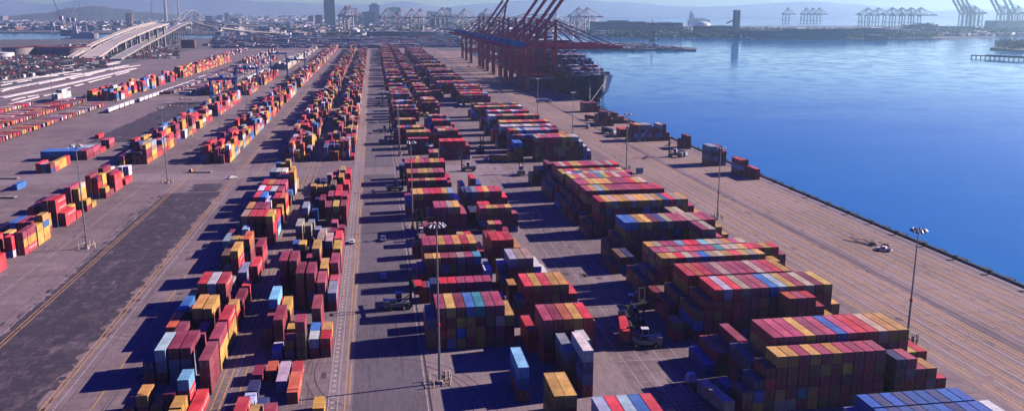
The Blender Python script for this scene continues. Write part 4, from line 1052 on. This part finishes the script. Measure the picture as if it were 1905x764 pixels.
# ------------------------------------------------------------------ left: tanks, channel, rail land
def tank(x, y, r, h, lab, mat='brick'):
    t = empty('storage_tank', (x,y,0)); b = MB(); b.cyl((0,0,0),(0,0,h), r, r, 32); b.obj('shell', M[mat], t)
    b = MB(); b.cyl((0,0,h),(0,0,h+1.5), r*1.01, r*.05, 32); b.cyl((0,0,h-.4),(0,0,h+.3), r*1.02, r*1.02, 32); b.obj('roof', M['hullred'] if mat != 'white' else M['white'], t)
    b = MB()
    for i in range(10): a = -2.2 + i*.12; b.bar((r*1.03*math.cos(a), r*1.03*math.sin(a), h*i/10),(r*1.03*math.cos(a+.12), r*1.03*math.sin(a+.12), h*(i+1)/10), .8, .6)
    b.obj('stair', M['steel'], t)
    tag(t, lab, 'storage tank', 'oil tanks on the left')
def P0(px, py, z=0): return U(px, py, z)
for px, py, rpx, h, lab in ((35,104,24,17,'wide brown storage tank, leftmost of the large ones'),(70,102,16,18,'rust brown storage tank between the leftmost and the dark one'),(96,103,22,17,'dark storage tank in the middle of the tank row'),(135,103,30,17,'wide purple brown storage tank at the foot of the bridge'),(5,107,18,9,'low pale storage tank at the left edge')):
    p = P0(px, py); tank(p[0], p[1], rpx*p[1]/F_PX, h, lab, 'white' if h == 9 else 'brick')
# rails, ramps and pipe runs crossing the left land
b = MB()
for k, (a, c) in enumerate((((0,149),(190,112)),((0,155),(222,115)),((0,183),(250,128)),((0,168),(236,122)),((15,196),(128,170)),((120,166),(240,134)),((0,143),(90,130)),((60,138),(205,119)),((0,156),(150,137)),((30,150),(222,118)),((0,160),(60,149)),((0,171),(90,152)),((70,157),(170,140)),((0,138),(120,124)),((130,148),(260,122)),((80,128),(190,112)),((20,188),(70,178)))):
    qr = random.Random(k); n_ = 14; bow = qr.uniform(-6, 3) if k > 3 else 7 - k*2; prev = None
    for i in range(n_+1):
        f = i/n_; s_ = P0(a[0]+(c[0]-a[0])*f, a[1]+(c[1]-a[1])*f + bow*math.sin(math.pi*f)*.5)
        if prev and qr.random() < (1.1 if k < 4 else .85): b.bar((prev[0],prev[1],.35),(s_[0],s_[1],.35), qr.uniform(7,8.5) if k < 4 else qr.uniform(1.6,4), .7)
        prev = s_
struct(b.obj('concrete_causeway', paint('pale_rail_ballast', (0.72,0.67,0.62), 0.9, scale=.1)))
b = MB()
for k in range(9):
    y0 = 128 + k*7; p, q = P0(0, y0 + 14), P0(240, y0 - 22); b.bar((p[0],p[1],.1),(q[0],q[1],.1), 1.2, .15)
struct(b.obj('railway_track', M['rail']))
# ship, ship cranes and buildings by the channel
def hullbox(name, px, py, Lpx, hh, mats, lab, heading=0.0, sup=True):
    p = P0(px, py, -3); sc = math.hypot(p[0],p[1])/F_PX; L = Lpx*sc
    t = empty(name, (p[0],p[1],-3.2), heading); b = MB()
    w = L*.075
    prof = [(-L/2,w*.8),(-L*.45,w),(L*.35,w),(L*.46,w*.5),(L/2,.2)]
    lo = [(x*.96, -y*.8) for x, y in prof] + [(x*.96, y*.8) for x, y in prof[::-1]]; hi = [(x,-y) for x, y in prof] + [(x,y) for x, y in prof[::-1]]
    n = len(lo); vs = [(x,y,-1) for x,y in lo] + [(x,y,hh) for x,y in hi]
    b.add(vs, [tuple(range(n-1,-1,-1)), tuple(range(n,2*n))] + [(i,(i+1)%n,(i+1)%n+n,i+n) for i in range(n)]); b.obj('hull', mats[0], t)
    if sup:
        b = MB(); b.box(-L*.42,-L*.25,-w*.8,w*.8,hh,hh*2.6); b.box(-L*.40,-L*.33,-w*.3,w*.3,hh*2.6,hh*3.3); b.obj('superstructure', mats[1], t)
        b = MB(); b.box(-L*.2,L*.3,-w*.7,w*.7,hh,hh*1.35); b.cyl((L*.1,0,hh),(L*.1,0,hh*3),1.2,.8,8); b.obj('deck_gear', mats[1], t)
    return tag(t, lab, 'ship')
hullbox('cargo_ship', 158, 71, 42, 16, (M['pale'], M['white']), 'pale cargo ship with red waterline moored in the left channel', R(8))
hullbox('barge', 1387, 74, 26, 5, (M['hazeblue'], M['white']), 'small barge moored below the tall silo')
hullbox('liner', 1300, 44, 42, 30, (M['hull'], M['pale']), 'big old passenger liner with funnels seen over the sheds')
for k, (px, h) in enumerate(((118,130),(131,120),(141,120),(100,90))):
    p = P0(px, 68); t = empty('harbour_crane', (p[0],p[1],0)); b = MB(); hh = h*.75
    for s in (-1,1): b.bar((s*9,0,0),(s*2,0,hh*.75),2.0)
    b.obj('tower', M['pale'], t); b = MB(); b.bar((0,0,hh*.6),(28 if k else -30,0,hh*1.3 if k else hh*1.7),2.2); b.obj('jib', M['pale'] if k else M['hazeblue'], t)
    b = MB(); b.box(-7,5,-5,5,hh*.62,hh*.75); b.obj('cabin', M['white'], t)
    tag(t, ['tall teal jib crane by the left channel','slender pale dock crane right of the teal jib','pale dock crane beside the cargo ship','low pale dock crane left of the teal jib'][k], 'dock crane')
for k in range(4):
    p = P0(237+k*3.6, 58); t = empty('smokestack', (p[0],p[1],0)); b = MB(); b.cyl((0,0,0),(0,0,80),3.0,2.7,12); b.obj('shaft', M['cream'], t)
    b = MB()
    for z in (20,50,76): b.cyl((0,0,z),(0,0,z+6),3.3,3.3,12)
    b.obj('red_ring', M['redpaint'], t)
    tag(t, 'striped power station smokestack, ' + ['leftmost','second from left','third from left','rightmost'][k] + ' of four', 'smokestack', 'four striped smokestacks')

# ------------------------------------------------------------------ city buildings
WIN = M['window']
def building(px, pybase, wpx, hpx, col, lab, depth=None, cat='building', name='office_tower', rows_=8, cols_=5, group=None, wins=True, roof=True, step=None, mat=None):
    p = P0(px, pybase); sc = math.hypot(p[0], p[1])/F_PX; w = wpx*sc; h = hpx*sc; d = depth or w
    t = empty(name, (p[0], p[1], 0), R(random.uniform(-12,12)))
    b = MB(); b.box(-w/2,w/2,0,d,0,h)
    if step: b.box(-w*step/2,w*step/2,d*.2,d*.8,h,h*1.12)
    o = b.obj('wall', mat or M['bld'], t); o.color = (*col,1)
    if wins:
        n = max(2, rows_); fh = h/n
        for i in range(n):
            g = MB(); za, zb = fh*(i+.3), fh*(i+.75)
            g.add([(-w*.46,-.15,za),(w/2+.15,-.15,za),(w/2+.15,d*.94,za),(w/2+.15,d*.94,zb),(w/2+.15,-.15,zb),(-w*.46,-.15,zb)], [(0,1,4,5),(1,2,3,4)])
            g.obj('window_row', WIN, t)
    if roof:
        g = MB(); g.box(-w*.52,w*.52,-d*.02,d*1.02,h,h+max(.6,h*.015)); g.box(-w*.15,w*.2,d*.3,d*.6,h+.6,h+max(2,h*.06)); g.obj('roof', M['steel'], t)
    tag(t, lab, cat, group); return t
WHT = (.62,.58,.54); TAN = (.42,.33,.27); GRY = (.26,.27,.30); DK = (.08,.10,.14); BRN = (.22,.15,.12)
building(614,48,19,46,(.03,.09,.13),'tall dark teal glass tower standing above the left skyline',rows_=16,cols_=6,mat=M['blu_glass'])
building(593,46,12,16,TAN,'pair of tan slab blocks left of the teal tower',rows_=8); building(579,45,9,14,TAN,'lower tan block left of the tan slab blocks',rows_=7)
building(697,42,18,30,(.30,.36,.46),'tall rounded pale tower right of the low dark block',rows_=14,step=.6); building(687,46,22,22,(.13,.17,.26),'wide dark blue office block with bright side wall',rows_=9,cols_=8)
building(660,44,9,26,GRY,'slim grey tower behind the pale cranes',rows_=12); building(671,45,8,18,GRY,'small grey block beside the slim grey tower',rows_=9)
building(735,40,20,24,DK,'dark square office tower between pale cranes',rows_=10,cols_=6); building(800,41,11,18,WHT,'white apartment slab right of the pale cranes',rows_=9); building(810,41,7,17,WHT,'narrow white block beside the apartment slab',rows_=9)
building(834,41,12,24,(.16,.22,.32),'blue grey tower between the last pale cranes',rows_=12); building(820,55,26,25,(.07,.10,.18),'wide dark navy tower block with a lit right side',rows_=11,cols_=8,name='office_tower')
building(845,42,9,12,TAN,'small tan block behind the red cranes',rows_=6); building(898,40,9,14,GRY,'grey block beyond the red cranes',rows_=6); building(1031,38,9,15,(.2,.28,.38),'pale blue tower right of the raised booms',rows_=7)
building(389,46,12,14,WHT,'white tower block right of the old bridge arch',rows_=7); building(423,42,8,15,WHT,'tall white block right of the old bridge',rows_=8); building(410,40,10,10,BRN,'brown mid-rise block near the white block',rows_=5); building(365,36,9,9,TAN,'tan mid-rise behind the old bridge',rows_=5)
building(492,62,20,9,WHT,'bright white warehouse in the centre left distance',rows_=2,name='warehouse'); building(524,82,22,8,(.45,.43,.45),'pale two-storey office beside the far yard edge',rows_=3,cols_=7,name='office'); building(853,82,17,8,(.16,.28,.48),'pale blue two-storey office at the quay end',rows_=3,cols_=6,name='office')
building(125,68,22,10,WHT,'large white shed by the left channel',rows_=2,name='shed'); building(166,58,16,8,(.4,.36,.42),'grey purple shed behind the cargo ship',rows_=2,name='shed')
building(455,52,50,6,(.2,.24,.34),'long low blue grey shed behind the viaduct',rows_=2,name='shed',depth=60); building(560,60,60,6,(.14,.2,.32),'long blue shed in the centre distance',rows_=2,name='shed',depth=60)
for k,(px,py,w_,h_) in enumerate(((718,68,70,8),(775,68,60,8),(640,66,60,5),(690,90,50,5),(750,88,52,5),(640,78,50,5),(560,76,60,4))):
    building(px,py,w_,h_,(.13,.17,.27),['dark blue warehouse left below the pale cranes','dark blue warehouse right below the pale cranes','low grey shed left of the blue warehouses','low shed at the end of the truck lane','low shed right of the truck lane end','low grey roof behind the far stacks','long low roof left of the travelway end'][k],rows_=2,cols_=10,name='warehouse',depth=70,cat='warehouse')
building(382,86,10,3,WHT,'small white sheds at the far left yard',rows_=1,name='shed'); building(350,90,22,14,(.20,.05,.08),'red cargo wall behind the left stacks',wins=False,roof=False,name='stack_screen')
# right shore
p = P0(1255,70)
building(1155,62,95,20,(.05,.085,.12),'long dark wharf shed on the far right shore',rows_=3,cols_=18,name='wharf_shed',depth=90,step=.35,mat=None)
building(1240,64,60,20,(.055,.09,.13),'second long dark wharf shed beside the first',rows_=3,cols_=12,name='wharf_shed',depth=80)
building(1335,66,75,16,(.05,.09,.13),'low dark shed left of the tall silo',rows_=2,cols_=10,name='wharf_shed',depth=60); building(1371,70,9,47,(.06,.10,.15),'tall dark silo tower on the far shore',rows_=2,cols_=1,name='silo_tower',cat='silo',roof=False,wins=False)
t = empty('conveyor', (0,0,0)); b = MB(); b.bar(U(1352,44,40),U(1368,36,60),5); b.obj('gallery', M['hazeblue'], t); tag(t, 'slanting conveyor gallery leaning on the silo tower', 'conveyor')
p = P0(1307,52); t = empty('dome', (p[0],p[1],0)); b = MB(); r = 17*p[1]/F_PX
for i in range(6):
    a0, a1 = i*math.pi/12, (i+1)*math.pi/12; b.cyl((0,0,r*.75*math.sin(a0)),(0,0,r*.75*math.sin(a1)), r*math.cos(a0), max(.1, r*math.cos(a1)), 28, caps=False)
b.obj('shell', M['white'], t, smooth=True); b = MB(); b.cyl((0,0,0),(0,0,3),r*1.03,r*1.03,28); b.obj('ring_wall', M['steel'], t); tag(t, 'huge pale storage dome rising behind the wharf sheds', 'dome')
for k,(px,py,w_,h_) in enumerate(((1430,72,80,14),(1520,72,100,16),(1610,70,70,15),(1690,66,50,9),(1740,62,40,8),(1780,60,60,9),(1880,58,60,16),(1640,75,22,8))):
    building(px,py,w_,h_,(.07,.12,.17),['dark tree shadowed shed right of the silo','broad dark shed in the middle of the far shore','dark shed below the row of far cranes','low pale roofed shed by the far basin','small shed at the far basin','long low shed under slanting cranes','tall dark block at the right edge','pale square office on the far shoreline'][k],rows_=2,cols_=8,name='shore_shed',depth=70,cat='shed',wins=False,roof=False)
# many ordinary buildings spread over the town
rr = random.Random(21)
base = []
kinds = [('white',WHT),('pale grey',(.42,.42,.45)),('tan',TAN),('brown',BRN),('grey',GRY),('dark grey',(.12,.13,.16)),('terracotta',(.30,.12,.09))]
zones = [('left of the old bridge',0,290),('between bridge and teal tower',340,600),('right of the teal tower',640,860)]
proto = {}
cnt = 0
while cnt < 210:
    zi = rr.choices((0,1,2),(5,5,3))[0]; zn, a, c = zones[zi]; px = rr.uniform(a, c); py = rr.choice([rr.uniform(29,37), rr.uniform(34,60)])
    if zi == 0 and 57 < py < 80: continue
    x, y, _ = P0(px, py)
    kn, kc = rr.choice(kinds); big = rr.random() < .12; key = (kn, big)
    if key not in proto:
        q = MB(); w, d, h = (30,24,26) if big else (34,26,9)
        t = empty('town_building', (x,y,0)); q.box(-w/2,w/2,-d/2,d/2,0,h); o = q.obj('wall', M['bld'], t); o.color = (*kc,1)
        for i in range(2 if not big else 6):
            g = MB(); z = h*(i+.3)/(2 if not big else 6)
            g.add([(-w*.4,-d/2-.1,z),(w*.4,-d/2-.1,z),(w*.4,-d/2-.1,z+1.6),(-w*.4,-d/2-.1,z+1.6)], [(0,1,2,3)]); g.obj('window_row', WIN, t)
        g = MB(); g.box(-w/2-.4,w/2+.4,-d/2-.4,d/2+.4,h,h+.8); g.box(-4,5,-3,4,h+.8,h+2.5); g.obj('roof', M['steel'] if not kn == 'white' else M['white'], t)
        proto[key] = t; o = t
    else: o = dup(proto[key], (x,y,0), 0)
    s = rr.uniform(.8, 1.8)*(1 + max(0, y-4000)/14000); o.scale = (s*rr.uniform(.8,2.0), s*rr.uniform(.8,1.5), s*rr.uniform(.7,1.3)); o.rotation_euler[2] = R(rr.uniform(-40,40))
    tag(o, f"{'mid-rise' if big else 'low'} {kn} building in the town {zn}", 'building', f"{'mid-rise' if big else 'low'} {kn} buildings {zn}"); cnt += 1
g = MB(); g.prism([P0(*q)[:2] for q in ((1842,90),(1862,84),(1905,79),(2000,78),(2000,98),(1905,95),(1880,93))], -9, 1.0)
struct(g.obj('breakwater_island', M['hill']))
mb = MB()                                                       # beyond these: the town as one mass of roofs
for k in range(9500):
    px = rr.uniform(-40, 1110) if rr.random() < .85 else rr.uniform(1100, 1900); py = rr.uniform(27.5, 46 if rr.random() < .75 else 66)
    if px > 1110: py = rr.uniform(66, 73)
    x, y, _ = P0(px, py)
    if px > 1110: x, y, _ = P0(px, rr.uniform(55, 68))
    if 3050 < y < 4300 and x < -600: continue
    if px < 300 and 57 < py: continue
    s = .6 + y/9000; mb.col = rr.choice([(.75,.7,.66),(.5,.48,.5),(.3,.22,.18),(.14,.15,.2),(.7,.66,.6),(.8,.77,.72)])
    mb.rbox(x, y, 0, s*rr.uniform(12,45), s*rr.uniform(10,30), s*rr.uniform(4,13), rr.uniform(-.8,.8))
for k in range(1700):                                            # vehicles, sheds and cargo on the near left land
    px = rr.uniform(0, 330); py = rr.uniform(100, 150) - px*.12; x, y, _ = P0(px, py)
    if px > 200 and y < 1750: continue
    mb.col = rr.choice([(.6,.56,.52),(.05,.05,.07),(.07,.06,.08),(.04,.04,.06),(.3,.08,.08),(.05,.06,.1)])
    mb.rbox(x, y, 0, rr.uniform(4,13), rr.uniform(2,3), rr.uniform(1.5,4.5), rr.choice((.3,.35,1.6)))
for k in range(900):
    px = rr.uniform(400, 860); py = rr.uniform(70, 90); x, y, _ = P0(px, py)
    if y < 2200: continue
    mb.col = rr.choice([(.5,.46,.44),(.1,.1,.14),(.2,.22,.3),(.35,.1,.12),(.12,.2,.35)])
    mb.rbox(x, y, 0, rr.uniform(6,40), rr.uniform(4,12), rr.uniform(2,7), rr.uniform(-.2,.2))
tag(mb.obj('distant_town', M['bldmass'], color=True), 'dense distant town of small roofs fading into haze below the hills', 'town', kind='stuff')
# far-off woods
mb = MB()
def clump(mb, x, y, r, h, rr, n=26):
    for i in range(n):
        a = rr.uniform(0, 6.28); q = r*math.sqrt(rr.random()); zz = h*rr.uniform(.25, 1)*(1 - .5*(q/r)**2); s = rr.uniform(.12,.26)*r
        cx, cy = x + q*math.cos(a), y + q*math.sin(a)
        pts = [Vector((cx,cy,zz)) + Vector((rr.uniform(-1,1), rr.uniform(-1,1), rr.uniform(-.7,.9)))*s for _ in range(6)]
        mb.add(pts, [(0,1,2),(0,2,3),(3,4,5),(1,4,2),(5,0,1),(2,4,3)])
for k in range(900):
    px = rr.uniform(-20, 1100); py = rr.choice([rr.uniform(29,50), rr.uniform(44,68)]); x, y, _ = P0(px, py)
    if 3050 < y < 4250 and x < -500: continue
    s = 1 + y/6000; clump(mb, x, y, 14*s*rr.uniform(.6,1.6), 9*s*rr.uniform(.7,1.4), rr, 16)
for k in range(620):
    px = rr.uniform(1120, 1905); x, y, _ = P0(px, rr.uniform(60, 71.5) if px < 1750 else rr.uniform(58, 66)); clump(mb, x, y, 26*rr.uniform(.7,1.5), 17*rr.uniform(.7,1.4), rr, 20)
for k in range(120):
    px = rr.uniform(1690, 1740); x, y, _ = P0(px, rr.uniform(60, 64)); clump(mb, x, y, 40, 42*rr.uniform(.5,1), rr, 20)
for k in range(160):
    x, y, _ = P0(rr.uniform(1858,1960), rr.uniform(81,92)); clump(mb, x, y, 13, 14*rr.uniform(.7,1.3), rr, 22)
tag(mb.obj('far_off_woods', M['foliage'], color=False), 'dark masses of distant trees along shores and through the town', 'trees', kind='stuff')
# finger pier by the breakwater island and the peninsula
t = empty('pier', (0,0,0)); b = MB(); p, q = U(1808,103,2), U(1905,107,2); b.bar(p, q, 9, 2.0); b.bar(U(1838,103.5,2.5), U(1910,107,2.5), 16, 4); b.obj('deck', M['hazeblue'], t)
b = MB()
for i in range(12):
    f = i/11; b.bar((p[0]+(q[0]-p[0])*f, p[1]+(q[1]-p[1])*f, -6), (p[0]+(q[0]-p[0])*f, p[1]+(q[1]-p[1])*f, 1), 1.6)
b.obj('pile', M['hazeblue'], t); tag(t, 'low dark jetty reaching in from the right edge', 'jetty')
mb = MB()
for k in range(520):
    x = rr.uniform(380, 740); y = rr.uniform(2010 + (x-380)*.02, 2500 - (x-380)*.2)
    if x > 560 and y > 2350: continue
    mb.col = rr.choice([(.5,.45,.42),(.12,.1,.12),(.3,.1,.1),(.3,.3,.34),(.2,.15,.14)]); mb.rbox(x, y, 0, rr.uniform(5,26), rr.uniform(4,12), rr.uniform(1.5,6), rr.uniform(-.4,.4))
tag(mb.obj('scrap_yard_goods', M['bldmass'], color=True), 'jumble of low goods and sheds covering the peninsula behind the cranes', 'stored goods', kind='stuff')
p = P0(1213, 78); t = empty('lattice_crane', (p[0], p[1], 0)); b = MB()
for s in (-1,1): b.bar((s*7,0,0),(s*2.5,0,34),1.6); b.bar((s*2.5,0,34),(0,0,66),1.2)
for z in range(4,60,8): b.bar((-6+z*.07,0,z),(6-z*.07,0,z+6),.7)
b.obj('tower', M['red'], t); b = MB(); b.bar((-3,0,12),(-42,0,52),1.2); b.obj('jib', M['pale'], t); b = MB(); b.box(-9,9,-6,6,0,9); b.obj('house', M['hull'], t); tag(t, 'dark red lattice crane standing on the peninsula tip', 'crane')

# ------------------------------------------------------------------ pale and hazy cranes far off
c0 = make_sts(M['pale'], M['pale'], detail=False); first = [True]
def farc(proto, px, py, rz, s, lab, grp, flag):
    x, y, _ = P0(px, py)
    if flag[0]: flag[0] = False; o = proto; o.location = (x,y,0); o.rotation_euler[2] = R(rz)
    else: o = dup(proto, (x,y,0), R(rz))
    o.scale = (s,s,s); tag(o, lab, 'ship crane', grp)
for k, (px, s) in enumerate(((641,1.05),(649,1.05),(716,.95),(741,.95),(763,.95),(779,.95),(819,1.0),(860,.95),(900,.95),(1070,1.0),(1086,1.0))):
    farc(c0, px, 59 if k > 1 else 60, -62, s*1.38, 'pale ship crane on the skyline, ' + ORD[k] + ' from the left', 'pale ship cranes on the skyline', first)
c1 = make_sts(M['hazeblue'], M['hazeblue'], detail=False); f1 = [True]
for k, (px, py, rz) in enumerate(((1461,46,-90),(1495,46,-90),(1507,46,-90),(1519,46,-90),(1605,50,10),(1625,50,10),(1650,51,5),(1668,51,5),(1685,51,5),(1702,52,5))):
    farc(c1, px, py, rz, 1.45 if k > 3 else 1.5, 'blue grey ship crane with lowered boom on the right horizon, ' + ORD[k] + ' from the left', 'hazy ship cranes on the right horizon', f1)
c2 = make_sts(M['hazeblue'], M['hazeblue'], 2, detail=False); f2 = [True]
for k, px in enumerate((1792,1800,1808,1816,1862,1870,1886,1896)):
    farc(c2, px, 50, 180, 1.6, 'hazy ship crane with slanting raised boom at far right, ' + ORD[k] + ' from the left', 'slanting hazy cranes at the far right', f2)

# ------------------------------------------------------------------ hills and mountains
def ridge(name, dist, prof, depth, mat, rough=3.0, base=-5, seed=1):
    rr = random.Random(seed); xs = []; n = 240
    px0, px1 = prof[0][0], prof[-1][0]; vs = []; fs = []
    for i in range(n+1):
        px = px0 + (px1-px0)*i/n
        for (a, ha), (c, hc) in zip(prof, prof[1:]):
            if a <= px <= c: f = (px-a)/(c-a); f = f*f*(3-2*f); hp = ha + (hc-ha)*f; break
        d = fw + rt*((px-CX)/F_PX); az = math.atan2(d.x, d.y)
        sc = dist/F_PX; h = CAM_H + sc*(hp - 0) ; h += rough*(math.sin(i*.37)+math.sin(i*.61+2)*.6+math.sin(i*.23+1))*(1 if hp > 0 else 0)
        for q, (dd, hh) in enumerate(((0,base),(depth*.25,base+(h-base)*.45),(depth*.5,h),(depth*.8,base+(h-base)*.6),(depth,base))):
            r = dist + dd - depth*.5; j = 1
            vs.append((r*math.sin(az), r*math.cos(az), base + (hh-base)*j))
    for i in range(n):
        for q in range(4): fs.append((i*5+q, (i+1)*5+q, (i+1)*5+q+1, i*5+q+1))
    b = MB(); b.add(vs, fs); o = b.obj(name, mat, smooth=True); return struct(o)
# heights are in picture rows above the horizon at that distance
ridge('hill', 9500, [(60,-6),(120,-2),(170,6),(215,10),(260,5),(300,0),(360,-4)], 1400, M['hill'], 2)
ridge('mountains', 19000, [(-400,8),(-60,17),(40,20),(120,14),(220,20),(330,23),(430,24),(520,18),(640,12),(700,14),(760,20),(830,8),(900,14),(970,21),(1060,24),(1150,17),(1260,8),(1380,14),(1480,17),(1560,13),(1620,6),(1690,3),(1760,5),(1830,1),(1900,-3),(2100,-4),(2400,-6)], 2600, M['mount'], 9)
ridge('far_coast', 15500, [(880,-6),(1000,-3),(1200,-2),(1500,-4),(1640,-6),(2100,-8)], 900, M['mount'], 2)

# ------------------------------------------------------------------ haze, sky, sun, camera
h = MB(); h.box(-26000, 26000, -2600, 23200, -11, 620)
ho = h.obj('haze', None)
hm = bpy.data.materials.new('haze_air'); hm.use_nodes = True; nt = hm.node_tree
nt.nodes.remove(nt.nodes['Principled BSDF']); pv = nt.nodes.new('ShaderNodeVolumePrincipled')
pv.inputs['Color'].default_value = (*HAZE_COL, 1); pv.inputs['Density'].default_value = HAZE; pv.inputs['Anisotropy'].default_value = HAZE_G
nt.links.new(pv.outputs[0], nt.nodes['Material Output'].inputs['Volume'])
ho.data.materials.clear(); ho.data.materials.append(hm)
tag(ho, 'thin blue haze lying over the whole port', 'haze', kind='stuff')

AZ = math.atan2(26.1, 3.4)               # direction towards the sun, measured from +Y to +X
EL = R(SUN_EL)
wd = bpy.data.worlds.new('World'); scene.world = wd; wd.use_nodes = True; nt = wd.node_tree
sky = nt.nodes.new('ShaderNodeTexSky'); sky.sky_type = 'NISHITA'; sky.sun_disc = False
sky.sun_elevation = EL; sky.sun_rotation = AZ; sky.altitude = 80; sky.air_density = 1.6; sky.dust_density = SKY_DUST; sky.ozone_density = 4.0
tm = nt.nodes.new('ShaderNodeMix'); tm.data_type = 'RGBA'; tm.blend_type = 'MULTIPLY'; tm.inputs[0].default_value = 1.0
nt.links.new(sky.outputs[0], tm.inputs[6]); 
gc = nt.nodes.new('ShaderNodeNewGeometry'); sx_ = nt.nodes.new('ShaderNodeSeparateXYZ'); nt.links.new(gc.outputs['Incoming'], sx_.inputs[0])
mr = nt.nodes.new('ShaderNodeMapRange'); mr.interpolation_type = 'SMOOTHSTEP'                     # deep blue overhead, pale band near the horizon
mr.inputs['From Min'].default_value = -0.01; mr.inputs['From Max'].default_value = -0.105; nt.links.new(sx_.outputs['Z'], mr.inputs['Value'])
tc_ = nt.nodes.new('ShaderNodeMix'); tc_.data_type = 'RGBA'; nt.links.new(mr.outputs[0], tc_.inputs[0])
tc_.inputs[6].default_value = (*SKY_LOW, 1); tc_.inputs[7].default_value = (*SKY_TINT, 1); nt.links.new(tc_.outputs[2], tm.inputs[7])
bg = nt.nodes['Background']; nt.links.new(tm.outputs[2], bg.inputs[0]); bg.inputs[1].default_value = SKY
sl = bpy.data.lights.new('sun', 'SUN'); sl.energy = SUN; sl.angle = R(0.5); sl.color = (1.0, 0.82, 0.76)
so = bpy.data.objects.new('sun', sl); COL.objects.link(so)
d = Vector((math.sin(AZ)*math.cos(EL), math.cos(AZ)*math.cos(EL), math.sin(EL)))
so.rotation_euler = d.to_track_quat('Z', 'Y').to_euler(); so.location = d*500

cam = bpy.data.cameras.new('camera'); co = bpy.data.objects.new('camera', cam); COL.objects.link(co)
co.location = (0,0,CAM_H); co.rotation_euler = (math.pi/2 - TILT, 0, -YAW)
cam.sensor_width = 36; cam.sensor_fit = 'HORIZONTAL'; cam.lens = 36*F_PX/PW; cam.clip_start = 1; cam.clip_end = 70000
scene.camera = co
scene.render.engine = 'CYCLES'; scene.cycles.volume_step_rate = 5; scene.cycles.volume_bounces = 2; scene.cycles.max_bounces = 5; scene.cycles.diffuse_bounces = 0
scene.cycles.use_denoising = True; scene.cycles.caustics_reflective = False; scene.cycles.caustics_refractive = False
vs = scene.view_settings; vs.view_transform = 'Standard'; vs.look = 'None'; vs.gamma = 1; vs.exposure = EXPO; vs.use_curve_mapping = False
scene.display_settings.display_device = 'sRGB'
